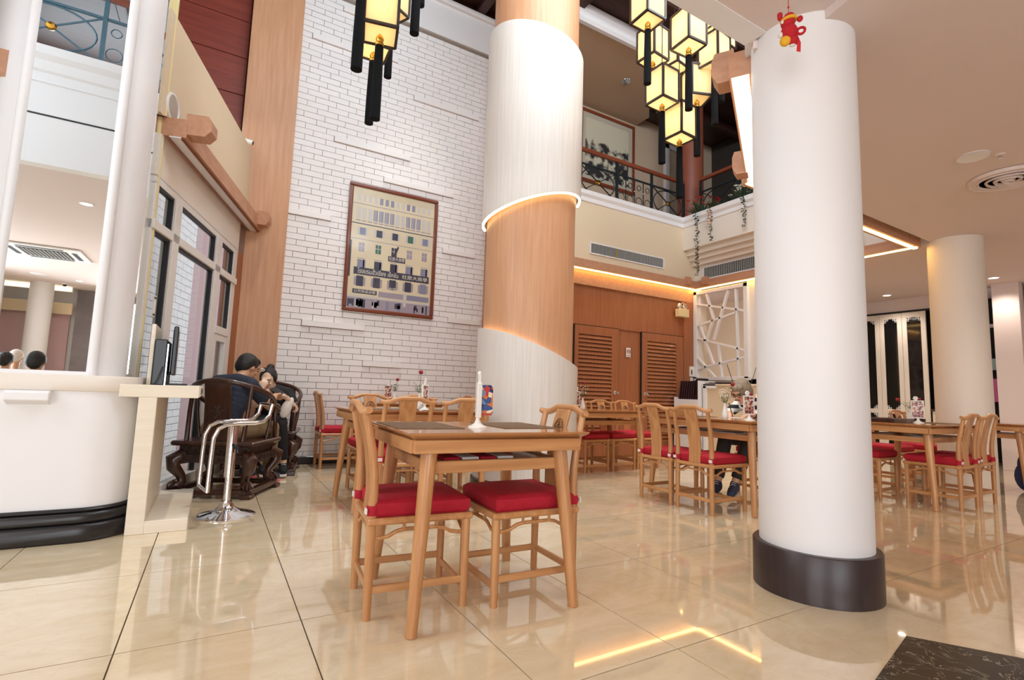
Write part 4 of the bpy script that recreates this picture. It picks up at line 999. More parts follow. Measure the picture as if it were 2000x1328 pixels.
em = thing('emergency_light', (6.90, YD - 0.075, 2.40), 'beige emergency light with two lamp heads above the right door', 'light')
MB().box(-0.12, 0.12, -0.06, 0.045, -0.07, 0.07).build('battery_box', mat('beige_plastic', srgb(226, 208, 160), 0.4), em, bevel=0.008)
for sx in (-1, 1):
    q = MB(); q.T = Matrix.Translation((sx * 0.065, -0.01, 0.125)) @ Matrix.Rotation(R(75), 4, 'X')
    h = q.lathe([(0.012, -0.05), (0.03, -0.03), (0.045, 0.0), (0.045, 0.012)], 16).build('lamp_head', plastic_w, em, smooth=True)
    q = MB(); q.T = Matrix.Translation((sx * 0.065, -0.01, 0.125)) @ Matrix.Rotation(R(75), 4, 'X')
    q.lathe([(0.0, 0.013), (0.04, 0.0125)], 16).build('lens', chrome, h)
    MB().tube([(sx * 0.065, -0.005, 0.07), (sx * 0.065, -0.005, 0.10)], 0.012, 8).build('lamp_neck', plastic_w, em)
MB().tube([(0.09, 0.02, 0.14), (0.06, 0.03, 0.2), (-0.01, 0.03, 0.16), (0.0, 0.01, 0.07)], 0.006, 6).build('cable', plastic_w, em)
ph = thing('wall_intercom', (7.185, YD - 0.045, 1.40), 'white wall intercom beside the right door', 'intercom')
MB().box(-0.05, 0.05, -0.025, 0.035, -0.09, 0.09).build('handset_body', plastic_w, ph, bevel=0.01)
MB().box(-0.045, -0.025, -0.03, -0.024, -0.05, 0.03).build('speaker_slot', black_pl, ph)
MB().box(-0.03, 0.03, 0.0, 0.035, -0.2, -0.1).build('switch_plate', plastic_w, ph, bevel=0.004)

# ------------------------------------------------------------------ air grilles
def grille(name, label, T, L_, h_, n):
    g = thing(name, (0, 0, 0), label, 'vent')
    def X(): m = MB(); m.T = T; return m
    X().box(-0.02, L_ + 0.02, -0.018, 0.0, -0.02, 0.0).box(-0.02, L_ + 0.02, -0.018, 0.0, h_, h_ + 0.02).box(-0.02, 0.0, -0.018, 0.0, 0, h_).box(L_, L_ + 0.02, -0.018, 0.0, 0, h_).build('grille_frame', white, g, bevel=0.003)
    X().box(0, L_, -0.002, 0.0, 0, h_).build('grille_back', duct_dk, g)
    for k in range(n):
        x = (k + 0.5) * L_ / n
        X().box(x - 0.0035, x + 0.0035, -0.016, -0.003, 0.0, h_).build('fin', grille_m, g)
    return g
grille('air_grille', 'long white air grille in the beige balcony front', Matrix.Translation((4.88, YD - 0.05, 3.14)), 1.58, 0.15, 52)
grille('air_grille', 'long white air grille below the planter with flowers', Matrix.Translation((7.265, 5.85, 3.03)) @ Matrix.Rotation(R(-90), 4, 'Z'), 2.4, 0.19, 70)
q = MB().tube([(0, -0.012, 0.14), (0.004, -0.014, 0.06), (-0.004, -0.013, 0.0)], 0.01, 6)
tag(q.build('cloth_tuft', mat('yellow_tuft', srgb(176, 150, 60), 0.8), None, loc=(5.38, YD - 0.08, 3.13)), 'yellow cloth tuft caught in the balcony air grille', 'cloth')

# ------------------------------------------------------------------ lattice screen and reception
lt = thing('lattice_screen', (XP - 0.03, 5.5, 1.28), 'white crackle-ice lattice screen over the reception counter', 'screen')
def LP(y, z): return (0, y - 5.5, z - 1.28)
for a, b in (((6.06, 2.79), (5.0, 2.79)), ((6.06, 1.28), (5.0, 1.28)), ((6.03, 1.28), (6.03, 2.82)), ((5.04, 1.28), (5.04, 2.82))):
    MB().bar(LP(*a), LP(*b), 0.07 if a[1] != b[1] else 0.06, 0.07, (1, 0, 0)).build('frame_bar', white, lt, bevel=0.003)
for a, b in (((6.005, 2.60), (5.07, 2.37)), ((5.80, 2.75), (5.666, 2.31)), ((5.37, 2.755), (5.66, 1.94)), ((5.996, 2.21), (5.22, 2.36)), ((5.225, 2.747), (5.19, 1.30)), ((5.945, 2.21), (5.674, 1.53)),
             ((5.996, 1.99), (5.08, 1.73)), ((5.57, 1.85), (5.515, 1.30)), ((6.012, 1.45), (5.07, 1.62)), ((6.011, 1.66), (5.64, 1.30)), ((5.66, 2.31), (5.82, 1.93))):
    MB().bar(LP(*a), LP(*b), 0.034, 0.05, (1, 0, 0)).build('lattice_bar', white, lt, bevel=0.002)
spot('reception_lamp', (7.95, 5.6, 2.85), 8, (1.0, 0.78, 0.42), 140, 0.9)
ds = thing('downlight', (8.1, 5.2, 2.885), 'small downlight in the ceiling behind the lattice', 'light')
MB().lathe([(0.05, 0), (0.055, 0.015)], 16).build('lamp', bulb, ds)
mr_ = thing('menu_rack', (6.62, 5.45, 0), 'white cabinet with a rack of dark menus by the right louvred door', 'rack')
MB().box(0, 0.40, 0, 0.02, 0, 1.22).box(0, 0.40, 0.48, 0.50, 0, 0.95).box(0.38, 0.40, 0.02, 0.48, 0, 1.1).box(0.0, 0.38, 0.02, 0.48, 0.90, 0.92).box(0.0, 0.02, 0.02, 0.48, 0.0, 0.90).build('cabinet_body', white, mr_, bevel=0.003)
ORD = ['first', 'second', 'third', 'fourth', 'fifth', 'sixth', 'seventh', 'eighth']
for i in range(8):
    o = MB().box(-0.0, 0.22, -0.009, 0.009, 0, 0.30).build('menu', mat('maroon_menu', srgb(58, 30, 34), 0.4) if i == 0 else MATS['maroon_menu'], None, bevel=0.002, loc=(6.66, 5.56 + i * 0.046, 0.921))
    o.rotation_euler = (R(8), 0, 0)
    tag(o, 'dark maroon menu standing in the white rack, ' + ORD[i] + ' from the black folder', 'menu', 'menus in the white rack')
o = tag(MB().prism_axis([(5.475, 0.0), (5.53, 0.0), (5.53, 0.31), (5.49, 0.34), (5.475, 0.24)], -0.02, 0.24, 'x').build('menu_folder', black_pl, None, loc=(6.66, 0, 0.921)), 'large black menu folder at the right end of the white rack', 'folder')
rcn = thing('reception_counter', (6.68, 4.3, 0), 'cream reception counter with a white top edge below the lattice', 'counter')
MB().box(0.03, 0.50, 0, 1.10, 0, 1.14).build('counter_body', beige, rcn)
MB().box(0.0, 0.55, -0.02, 1.12, 1.14, 1.17).build('counter_top', beige, rcn, bevel=0.004)
MB().box(0.0, 0.04, 1.06, 1.12, 0, 1.14).box(0.0, 0.3, 0.88, 1.14, 1.10, 1.172).build('counter_edge', white, rcn, bevel=0.003)
o = tag(MB().box(-0.12, 0.12, -0.26, 0.26, 0, 0.012).box(-0.09, 0.09, -0.2, 0.2, 0.012, 0.02).build('black_tray', black_pl, None, loc=(6.84, 5.15, 1.175)), 'flat black tray lying on the reception counter', 'tray')
def laptop(y, lean, label):
    t = thing('laptop', (6.86, y, 1.173), label, 'laptop', None, R(35))
    MB().box(-0.12, 0.12, min(0, -lean * 0.22), max(0, -lean * 0.22), 0.0, 0.014).build('keyboard_base', black_pl, t, bevel=0.003)
    MB().bar((0, 0, 0.012), (0, lean * 0.085, 0.30), 0.24, 0.008, (0, 1, 0)).build('laptop_lid', black_pl, t, bevel=0.002)
laptop(5.0, 1, 'open black laptop on the counter, lid leaning left')
laptop(4.70, -1, 'open black laptop on the counter, lid leaning right')
tc_ = thing('desk_calendar', (6.9, 4.55, 1.173), 'standing paper calendar on the reception counter', 'calendar')
MB().prism_axis([(-0.06, 0), (0.06, 0), (0.0, 0.17)], -0.09, 0.09, 'x').build('calendar_stand', black_pl, tc_)
MB().bar((0, -0.064, 0.0), (0, -0.004, 0.172), 0.18, 0.004, (0, 1, 0)).build('calendar_page', beige, tc_)

# ------------------------------------------------------------------ framed photograph print of an old hotel
pt = thing('framed_photograph', (1.31, YB - 0.022, 1.90), 'framed old photograph of a hotel facade on the white brick wall', 'picture')
PW, PH = 1.225, 1.70
q = 0.05
MB().box(0, PW, -0.04, 0, 0, q).build('frame_rail', frame_red, pt, bevel=0.012); MB().box(0, PW, -0.04, 0, PH - q, PH).build('frame_rail', frame_red, pt, bevel=0.012)
MB().box(0, q, -0.04, 0, q, PH - q).build('frame_rail', frame_red, pt, bevel=0.012); MB().box(PW - q, PW, -0.04, 0, q, PH - q).build('frame_rail', frame_red, pt, bevel=0.012)
board = MB().box(q, PW - q, -0.012, 0, q, PH - q).build('photo_print', mat('sepia_print', srgb(222, 208, 176), 0.3, coat=0.4, var=(srgb(210, 196, 168), (2.5, 2.5, 2.5), 4)), pt)
ink = [mat('print_blue_grey', srgb(132, 134, 156), 0.3, coat=0.4), mat('print_dark', srgb(62, 64, 80), 0.3, coat=0.4), mat('print_pale', srgb(198, 193, 186), 0.3, coat=0.4), mat('print_green', srgb(72, 108, 96), 0.3, coat=0.4), mat('print_mauve', srgb(158, 148, 160), 0.3, coat=0.4)]
pm = MB()
def pr(u0, u1, v0, v1, c, dz=0):   # u,v in 0..1 of the print, v from the top
    x0, x1 = q + u0 * (PW - 2 * q), q + u1 * (PW - 2 * q); z0, z1 = q + (1 - v1) * (PH - 2 * q), q + (1 - v0) * (PH - 2 * q)
    y = -0.0125 - dz * 0.0004
    pm.cur = c; pm.quad((x0, y, z0), (x1, y, z0), (x1, y, z1), (x0, y, z1))
rn = random.Random(5)
for i in range(14):   # upper arcades
    u = 0.05 + i * 0.066
    pr(u, u + 0.04, 0.06, 0.115, 0 if i in (4, 5, 6, 9, 10) else 2)
    pr(u, u + 0.05, 0.17, 0.265, 0 if i in (3, 4, 5, 6, 9, 10, 11) else 2)
    pr(u + 0.012, u + 0.018, 0.165, 0.27, 2, 1); pr(u + 0.03, u + 0.034, 0.165, 0.27, 2, 1)
    pr(u, u + 0.055, 0.275, 0.282, 0)
for v, c in ((0.135, 0), (0.30, 1), (0.303, 0), (0.43, 4)): pr(0.0, 1.0, v, v + 0.005, c)
ux = (0.10, 0.295, 0.485, 0.675, 0.865)
for i, u in enumerate(ux):
    pr(u, u + 0.07, 0.335, 0.395, 3 if i == 3 else (1 if i in (1, 2) else 0), 1); pr(u - 0.03, u + 0.10, 0.335, 0.398, 2)
    pr(u + 0.0, u + 0.065, 0.46, 0.535, 3 if i == 1 else 4 if i != 2 else 1); pr(u + 0.028, u + 0.034, 0.46, 0.535, 2, 1); pr(u, u + 0.065, 0.49, 0.495, 2, 1)
    pr(u - 0.005, u + 0.075, 0.60, 0.665, 1 if i in (1, 2) else 0); pr(u + 0.06, u + 0.09, 0.60, 0.668, 4); pr(u - 0.01, u + 0.08, 0.587, 0.592, 4)
    pr(u - 0.03, u + 0.10, 0.745, 0.815, 4); pr(u - 0.005, u + 0.075, 0.735, 0.82, 1 if i != 4 else 0, 1)
pr(0.45, 0.66, 0.535, 0.58, 1, 2)                 # small signboard
pr(0.06, 0.97, 0.665, 0.725, 1, 2)                # long signboard
pr(0.06, 0.34, 0.845, 0.88, 1, 1); pr(0.36, 0.66, 0.845, 0.89, 4, 1); pr(0.70, 0.98, 0.845, 0.89, 0, 1)
pr(0.0, 0.98, 0.90, 0.915, 2, 2); pr(0.0, 1.0, 0.915, 1.0, 4)
for k in range(26):
    u = rn.random() * 0.95; pr(u, u + 0.012 + rn.random() * 0.03, 0.92 + rn.random() * 0.03, 0.965 + rn.random() * 0.03, rn.choice([0, 1, 2, 1]), 1)
for k in range(9): pr(0.08 + k * 0.035, 0.095 + k * 0.035, 0.892, 0.908, 2, 3)
pr(0.66, 0.695, 0.83, 0.95, 2, 3); pr(0.0, 0.02, 0.45, 0.75, 1)
pm.build('facade_print', ink, pt)
fl = MB(); xx = lambda u: q + u * (PW - 2 * q); zz = lambda v: q + (1 - v) * (PH - 2 * q)
fl.add([(xx(0.50), -0.0145, zz(0.535)), (xx(0.56), -0.0145, zz(0.44)), (xx(0.575), -0.0145, zz(0.45)), (xx(0.535), -0.0145, zz(0.535))], [(0, 1, 2, 3)]).build('flag_print', ink[1], pt)
def text_mesh(body, size):
    c = bpy.data.curves.new('lettering', 'FONT'); c.body = body; c.size = size; c.align_x = 'CENTER'; c.align_y = 'CENTER'; c.resolution_u = 2
    o = bpy.data.objects.new('lettering', c); COL.objects.link(o)
    me = bpy.data.meshes.new_from_object(o.evaluated_get(bpy.context.evaluated_depsgraph_get()))
    bpy.data.objects.remove(o); bpy.data.curves.remove(c)
    return me
letter_w = mat('print_white_letters', srgb(232, 226, 212), 0.3, coat=0.4)
def lettering(body, size, u, v, m=None, par=None, wid=None):
    me = text_mesh(body, size); me.materials.clear(); me.materials.append(m or letter_w)
    sx = 1.0
    if wid:
        xs = [p.co.x for p in me.vertices]; sx = wid / max(1e-6, max(xs) - min(xs))
    return set_mesh('sign_lettering', me, pt, (xx(u), -0.0155, zz(v)), (R(90), 0, 0), (sx, 1, 1))
lettering('社旅大商學', 0.058, 0.555, 0.5575, wid=0.215)
lettering('โรงแรมฮั่วเชียง', 0.085, 0.27, 0.697, wid=0.37)
lettering('เซ็กชั้น', 0.08, 0.52, 0.697, wid=0.14)
lettering('社旅大商學', 0.062, 0.79, 0.697, wid=0.36)
lettering('公司貨品出租', 0.04, 0.20, 0.8625, wid=0.28)
lettering('合作', 0.05, 0.52, 0.815)

# ink painting upstairs
pu = thing('ink_painting', (5.72, 7.49, 5.05), 'large framed ink painting on the upper back wall', 'picture')
MB().box(0, 1.42, -0.04, 0, 0, 0.06).box(0, 1.42, -0.04, 0, 1.42, 1.48).box(0, 0.06, -0.04, 0, 0.06, 1.42).box(1.36, 1.42, -0.04, 0, 0.06, 1.42).build('frame', red_wood, pu, bevel=0.006)
MB().box(0.06, 1.36, -0.015, 0, 0.06, 1.42).build('mount', mat('painting_mount', srgb(186, 176, 156), 0.6), pu)
def ink_paint():
    m = bpy.data.materials.new('ink_wash'); m.use_nodes = True; nt = m.node_tree; b = nt.nodes['Principled BSDF']
    tc = nt.nodes.new('ShaderNodeTexCoord'); nz = nt.nodes.new('ShaderNodeTexNoise'); nz.inputs['Scale'].default_value = 5.5; nz.inputs['Detail'].default_value = 6
    sp = nt.nodes.new('ShaderNodeSeparateXYZ'); mr = nt.nodes.new('ShaderNodeMapRange')
    mr.inputs[1].default_value = 0.72; mr.inputs[2].default_value = 1.10; mr.inputs[3].default_value = 0.62; mr.inputs[4].default_value = 0.25
    ad = nt.nodes.new('ShaderNodeMath'); ad.operation = 'SUBTRACT'; rp = nt.nodes.new('ShaderNodeValToRGB')
    rp.color_ramp.elements[0].position = 0.02; rp.color_ramp.elements[1].position = 0.14
    rp.color_ramp.elements[0].color = srgb(206, 196, 172); rp.color_ramp.elements[1].color = srgb(48, 46, 46)
    nt.links.new(tc.outputs['Object'], nz.inputs['Vector']); nt.links.new(tc.outputs['Object'], sp.inputs[0]); nt.links.new(sp.outputs[2], mr.inputs[0])
    nt.links.new(mr.outputs[0], ad.inputs[0]); nt.links.new(nz.outputs['Fac'], ad.inputs[1]); nt.links.new(ad.outputs[0], rp.inputs[0]); nt.links.new(rp.outputs[0], b.inputs['Base Color'])
    return m
MB().box(0.14, 1.26, -0.018, -0.015, 0.14, 1.32).build('painted_sheet', ink_paint(), pu)

# ------------------------------------------------------------------ railings
def railing(label, p, q_, z0, m_iron, spans, wood_rail=True):
    p = Vector((p[0], p[1], 0)); q_ = Vector((q_[0], q_[1], 0)); d = (q_ - p).normalized(); L_ = (q_ - p).length
    t = thing('balcony_railing', (p.x, p.y, z0), label, 'railing')
    T = Matrix(((d.x, -d.y, 0, 0), (d.y, d.x, 0, 0), (0, 0, 1, 0), (0, 0, 0, 1)))
    def X(): m = MB(); m.T = T; return m
    X().box(0, L_, -0.035, 0.035, 0.74, 0.80).build('handrail', red_wood, t, bevel=0.012)
    X().box(0, L_, -0.012, 0.012, 0.525, 0.55).build('sub_rail', m_iron, t)
    X().box(0, L_, -0.012, 0.012, 0.03, 0.05).build('bottom_rail', m_iron, t)
    w_ = L_ / len(spans)
    for i in range(len(spans) + 1):
        X().box(i * w_ - 0.018, i * w_ + 0.018, -0.018, 0.018, 0, 0.76).build('post', m_iron, t)
    for i, k in enumerate(spans):
        a, c = i * w_ + 0.018, i * w_ + w_ / 2; b = (i + 1) * w_ - 0.018; zc = 0.29
        if k == 'A':
            X().tube([(c + (w_ / 2 - 0.05) * math.cos(2 * PI * j / 28), 0, zc + 0.225 * math.sin(2 * PI * j / 28)) for j in range(29)], 0.010, 6, cap=False).build('oval', m_iron, t, smooth=True)
            X().bar((a, 0, 0.05), (b, 0, 0.53), 0.014, 0.014).bar((a, 0, 0.53), (b, 0, 0.05), 0.014, 0.014).build('cross_bar', m_iron, t)
            y = X(); y.T = T @ Matrix.Translation((c, 0, zc)) @ Matrix.Rotation(R(90), 4, 'X')
            y.lathe([(0.0, -0.03), (0.034, -0.024), (0.045, 0.0), (0.034, 0.024), (0.0, 0.03)], 14).build('boss', brass, t, smooth=True)
        else:
            for j in range(1, 4):
                X().box(i * w_ + w_ * j / 4 - 0.006, i * w_ + w_ * j / 4 + 0.006, -0.006, 0.006, 0.05, 0.53).build('baluster', m_iron, t)
            y = X(); n_ = 4
            for j in range(n_):
                cc = i * w_ + w_ * (j + 0.5) / n_
                for z_, r_ in ((0.41, 0.045), (0.17, 0.07)):
                    y.tube([(cc + r_ * math.cos(2 * PI * s_ / 14), 0, z_ + r_ * math.sin(2 * PI * s_ / 14)) for s_ in range(15)], 0.006, 5, cap=False)
            y.build('scroll_rings', m_iron, t, smooth=True)
            y = X()
            for j in range(n_ + 1):
                y.ball((i * w_ + w_ * j / n_, 0, 0.33), 0.014, 7, 5)
            y.build('bead', chrome, t, smooth=True)
    return t
railing('dark iron railing with wooden handrail on the beige balcony above the doors', (3.91, 6.17), (7.51 - 0.4, 6.17), 4.08, iron, 'BABA')
railing('dark iron railing with wooden handrail above the flower planter', (7.25, 2.9), (7.25, 5.9), 4.08, iron, 'BABA')
railing('blue-grey iron railing above the white mezzanine edge, seen in the mirror', (-5.31, 1.60), (1.97, 1.60), 4.08, iron_blue, 'ABABABABA')
struct(MB().box(-0.98, -0.86, 1.3, 1.42, 4.0, 6.8), 'trim_30', mat('orange_wood_post', srgb(196, 112, 58), 0.4), 'orange wooden post upstairs seen in the mirror')

# ------------------------------------------------------------------ lanterns
def make_lantern():
    t = thing('hanging_lantern', (0, 0, 0), 'x', 'lantern')
    s, h = 0.112, 0.165
    f = MB(); b = 0.019
    for sx in (-1, 1):
        for sy in (-1, 1): f.bar((sx * s, sy * s, -h), (sx * s, sy * s, h), b, b)
    for z in (-h, h):
        for a, c in (((-s, -s), (s, -s)), ((-s, s), (s, s)), ((-s, -s), (-s, s)), ((s, -s), (s, s))): f.bar((*a, z), (*c, z), b, b)
    f.build('frame', frame_dk, t)
    e = 0.003
    for k in range(4):
        m = MB(); m.T = Matrix.Rotation(R(90 * k), 4, 'Z'); m.box(-s + 0.004, s - 0.004, s - e, s, -h + 0.004, h - 0.004).build('paper_pane', paper, t)
    MB().box(-s + 0.004, s - 0.004, -s + 0.004, s - 0.004, -h, -h + e).build('paper_pane', paper, t)
    ld_ = bpy.data.lights.new('lantern_bulb', 'POINT'); ld_.energy = 5.0; ld_.color = (1.0, 0.90, 0.72); ld_.shadow_soft_size = 0.025
    lo_ = bpy.data.objects.new('lantern_bulb', ld_); COL.objects.link(lo_); lo_.parent = t; lo_.location = (0, 0, 0.0)
    MB().lathe([(0.008, 0), (0.016, -0.012), (0.026, -0.026), (0.028, -0.042), (0.018, -0.06), (0.029, -0.068), (0.03, -0.082), (0.026, -0.088)][::-1], 14, (0, 0, -h)).build('brass_finial', brass, t, smooth=True)
    MB().lathe([(0.02, -0.63), (0.035, -0.628), (0.034, -0.4), (0.029, -0.09), (0.02, -0.084)], 14, (0, 0, -h)).build('tassel', tassel_m, t, smooth=True)
    MB().tube([(0, 0, h - 0.01), (0, 0, h + 0.12)], 0.006, 6).bar((-s, 0, h), (s, 0, h), 0.008, 0.008).bar((0, -s, h), (0, s, h), 0.008, 0.008).build('hanger', frame_dk, t)
    return t
LAN = [((3.921, 3.451, 3.551), 4, 'lowest lit lantern of the right cluster'),
       ((3.665, 3.447, 3.849), 2, 'lit lantern just above left of the lowest one'),
       ((4.198, 3.459, 4.077), -22, 'lit lantern just above right of the lowest one, turned more to the front'),
       ((3.69, 3.599, 4.403), 5, 'lit lantern at the left side of the right cluster, middle height'),
       ((3.624, 3.078, 4.217), -3, 'large lit lantern in the centre of the right cluster below the ceiling edge'),
       ((3.27, 3.256, 4.446), 0, 'lit lantern at the top left of the right cluster'),
       ((4.25, 3.278, 4.355), 6, 'lit lantern at the right side of the right cluster'),
       ((4.189, 3.751, 4.587), 8, 'lit lantern hidden deepest in the middle of the right cluster'),
       ((4.701, 3.534, 4.885), 5, 'small visible lit lantern at the far right top of the right cluster'),
       ((4.35, 3.55, 5.05), 0, 'lantern above the ceiling edge whose tassel hangs at the right of the cluster'),
       ((0.806, 3.366, 3.372), -13, 'front lit lantern of the left cluster at the top of the picture'),
       ((0.917, 4.02, 3.678), -2, 'lit lantern behind and below the front one of the left cluster')]
LAN += [((0.592, 3.015, 3.458), 28, 'lantern above the picture edge, its tassel left of the front lantern'),
        ((1.093, 3.505, 4.211), 28, 'lantern above the picture edge, its tassel right of the left cluster'),
        ((1.350, 4.187, 5.028), 28, 'lantern above the picture edge with the shortest tassel right of the left cluster'),
        ((1.154, 4.436, 4.397), 28, 'lit lantern half hidden right behind the front one of the left cluster')]
lan0 = make_lantern()
for i, (p, deg, lb_) in enumerate(LAN):
    loc = (p[0], p[1], p[2] + 0.165 + 0.03); lb_ = lb_ if len(lb_.split()) > 3 else lb_
    if i == 0: lan0.location = loc; lan0.rotation_euler = (0, 0, R(deg)); lan0['label'] = lb_; lan0['group'] = 'hanging lanterns with black tassels'; ln_ = lan0
    else: ln_ = dup(lan0, loc, R(deg), lb_, 'hanging lanterns with black tassels')
    MB().tube([(0, 0, 0.28), (0, 0, 6.8 - loc[2])], 0.0045, 5).build('suspension_cord', frame_dk, ln_)

# ------------------------------------------------------------------ ceiling fittings
CZ = 2.90
def disc(name, x, y, r, label, cat, mt, h=0.012, z=CZ):
    t = thing(name, (x, y, z), label, cat)
    MB().lathe([(0.0, -h), (r * 0.9, -h), (r, -h * 0.5), (r, 0)], 28).build('cover', mt, t, smooth=True)
    return t
s_ = disc('ceiling_speaker', 5.0, 1.482, 0.105, 'round flat speaker in the right ceiling', 'speaker', ceil_m)
MB().lathe([(0.088, -0.0135), (0.094, -0.0145), (0.10, -0.0125)], 28).build('speaker_ring', white, s_, smooth=True)
s_ = disc('fire_sprinkler', 5.134, 1.36, 0.035, 'tiny ceiling sprinkler beside the round speaker', 'sprinkler', ceil_m, 0.006)
MB().tube([(0, 0, -0.006), (0, 0, -0.03)], 0.012, 8).build('sprinkler_head', chrome, s_)
df = thing('ceiling_diffuser', (5.70, 1.47, CZ), 'round ringed air diffuser at the right edge of the ceiling', 'vent')
for k, r in enumerate((0.265, 0.21, 0.155, 0.10, 0.05)):
    MB().lathe([(r, -0.004 - 0.004 * k), (r - 0.014, -0.03 - 0.004 * k), (r - 0.036, -0.012), (r - 0.03, -0.006), (r - 0.012, -0.022)], 36).build('ring', ceil_m, df, smooth=True)
MB().lathe([(0.0, -0.003), (0.25, -0.003), (0.25, -0.001)], 28).build('dark_throat', grille_m, df)
def downlight(x, y, z, label, r=0.055):
    t = thing('downlight', (x, y, z), label, 'light')
    MB().lathe([(r, -0.001), (r * 1.25, -0.006), (r * 1.3, 0.0)], 20).build('trim_ring', white, t, smooth=True)
    MB().lathe([(0.0, -0.003), (r, -0.002), (r, 0.0)], 20).build('lamp', bulb, t)
downlight(10.34, 4.37, CZ, 'lit downlight before the folding screens')
downlight(10.05, 2.83, CZ, 'lit downlight above the square pillar at the far right')
downlight(-1.45, 0.5, 2.95, 'lit downlight seen in the tall mirror')
downlight(-2.6, -5.6, 2.95, 'small far downlight seen low in the tall mirror', 0.05)
ud = thing('downlight', (5.98, 6.48, 6.60), 'unlit round downlight in the upper beige ceiling', 'light')
MB().lathe([(0.05, -0.012), (0.085, -0.012), (0.09, 0.0)], 20).build('trim_ring', chrome, ud, smooth=True)
MB().lathe([(0.0, -0.004), (0.05, -0.006)], 16).build('lamp', duct_dk, ud)
ca = thing('air_conditioner', (-2.5, -2.75, 2.947), 'white ceiling air conditioner cassette seen in the mirror', 'air conditioner')
MB().box(-0.5, 0.5, -0.5, 0.5, -0.03, 0.0).build('panel', white, ca, bevel=0.01)
MB().box(-0.3, 0.3, -0.3, 0.3, -0.036, -0.03).build('intake', duct_dk, ca)
for k in range(12): MB().box(-0.29 + k * 0.05, -0.275 + k * 0.05, -0.29, 0.29, -0.042, -0.036).build('intake_slat', grille_m, ca)
for a in range(4):
    m = MB(); m.T = Matrix.Rotation(R(90 * a), 4, 'Z'); m.box(-0.28, 0.28, 0.36, 0.42, -0.034, -0.03).build('air_slot', duct_dk, ca)
disc('ceiling_speaker', -3.15, -5.2, 0.13, 'round ceiling speaker seen far away in the mirror', 'speaker', white, 0.012, 2.95)
dc = disc('dome_camera', -2.95, -6.2, 0.05, 'dark dome camera on the ceiling seen in the mirror', 'camera', white, 0.02, 2.95)
MB().ball((0, 0, -0.02), 0.042, 10, 8).build('dome', black_pl, dc, smooth=True)
# round speaker and security camera on the left
T2_ = LT @ Matrix.Translation((-2.235, 0.0, 2.985)) @ Matrix.Rotation(R(-90), 4, 'X')
sp_ = thing('wall_speaker', (0, 0, 0), 'round white speaker in the cream band beside the pier', 'speaker')
m = MB(); m.T = T2_; m.lathe([(0.088, 0.0), (0.095, 0.012), (0.108, 0.01), (0.11, 0.0)], 32).build('rim', white, sp_, smooth=True)
m = MB(); m.T = T2_; m.lathe([(0.0, 0.01), (0.07, 0.008), (0.089, 0.004)], 28).build('speaker_grille', mat('speaker_cloth', srgb(176, 164, 152), 0.7), sp_, smooth=True)
cc = thing('security_camera', (0.10, 6.49, 3.70), 'small white bullet camera on the pilaster top left', 'camera')
MB().tube([(0.0, -0.0, 0.0), (0.01, -0.05, 0.02)], 0.014, 8).build('bracket', plastic_w, cc)
MB().tube([(-0.04, -0.05, 0.035), (0.06, -0.08, 0.015)], 0.03, 12).build('camera_body', plastic_w, cc, smooth=True)
MB().tube([(0.06, -0.08, 0.015), (0.064, -0.0812, 0.0142)], 0.022, 12).build('lens', black_pl, cc)

# ------------------------------------------------------------------ folding screens at the far right
def make_screen():
    t = thing('folding_screen_panel', (XS, 0, 0), 'x', 'screen', 'white folding fretwork screens')
    w_, h_ = 0.362, 2.63
    e = 0.075
    for n_, b in (('stile', (0, 0.03, 0.0, e, 0, h_)), ('stile', (0, 0.03, w_ - e, w_, 0, h_)), ('rail', (0, 0.03, e, w_ - e, h_ - 0.10, h_)), ('rail', (0, 0.03, e, w_ - e, 0.78, 0.86)), ('rail', (0, 0.03, e, w_ - e, 0, 0.10))):
        MB().box(*b).build(n_, cream, t, bevel=0.004)
    MB().box(0.012, 0.018, e, w_ - e, 0.86, h_ - 0.1).build('dark_pane', glass_dk, t)
    MB().box(0.012, 0.018, e, w_ - e, 0.10, 0.78).build('dark_pane', glass_dk, t)
    f = MB()
    def sq(y, z, a=0.034):
        w2 = 0.007
        f.box(0.004, 0.012, y, y + a, z, z + w2).box(0.004, 0.012, y, y + a, z + a - w2, z + a).box(0.004, 0.012, y, y + w2, z, z + a).box(0.004, 0.012, y + a - w2, y + a, z, z + a)
    for z0, dz in ((h_ - 0.1, -1), (0.86, 1), (0.78, -1), (0.10, 1)):
        for y0, dy in ((e, 1), (w_ - e, -1)):
            for a, b in ((0, 0), (1, 0), (0, 1)):
                yy = y0 + dy * a * 0.034 - (0.034 if dy < 0 else 0); zz_ = z0 + dz * b * 0.034 - (0.034 if dz < 0 else 0)
                sq(yy, zz_)
    tag(f.build('fretwork', white, t), kind='stuff')
    return t
scp = make_screen(); names = ['fourth', 'third', 'second', 'first', 'fifth', 'sixth']
for i in range(6):
    y = 3.985 + i * 0.366
    lb_ = ['white folding screen panel nearest the cream round column', 'white folding screen panel in the middle, between two others', 'white folding screen panel right beside the white round column', 'white folding screen panel mostly hidden by the white round column', 'white folding screen panel hidden behind the white column, fifth from the cream column', 'white folding screen panel farthest from the cream column'][i]
    if i == 0: scp.location = (XS, y, 0); scp['label'] = lb_
    else: dup(scp, (XS, y, 0), 0, lb_)
struct(MB().box(XS - 0.02, XS + 0.03, 3.9, 6.3, 2.635, 2.66), 'trim_31', dark_void, 'dark track above the folding screens')
sb = thing('sideboard', (9.9, 3.05, 0), 'small beige side cabinet in the gap beside the square pillar', 'cabinet')
MB().box(-0.2, 0.3, 0, 0.5, 0, 0.86).build('cabinet_body', beige, sb); MB().box(-0.22, 0.32, -0.02, 0.52, 0.86, 0.89).build('cabinet_top', rose_wood, sb, bevel=0.004)
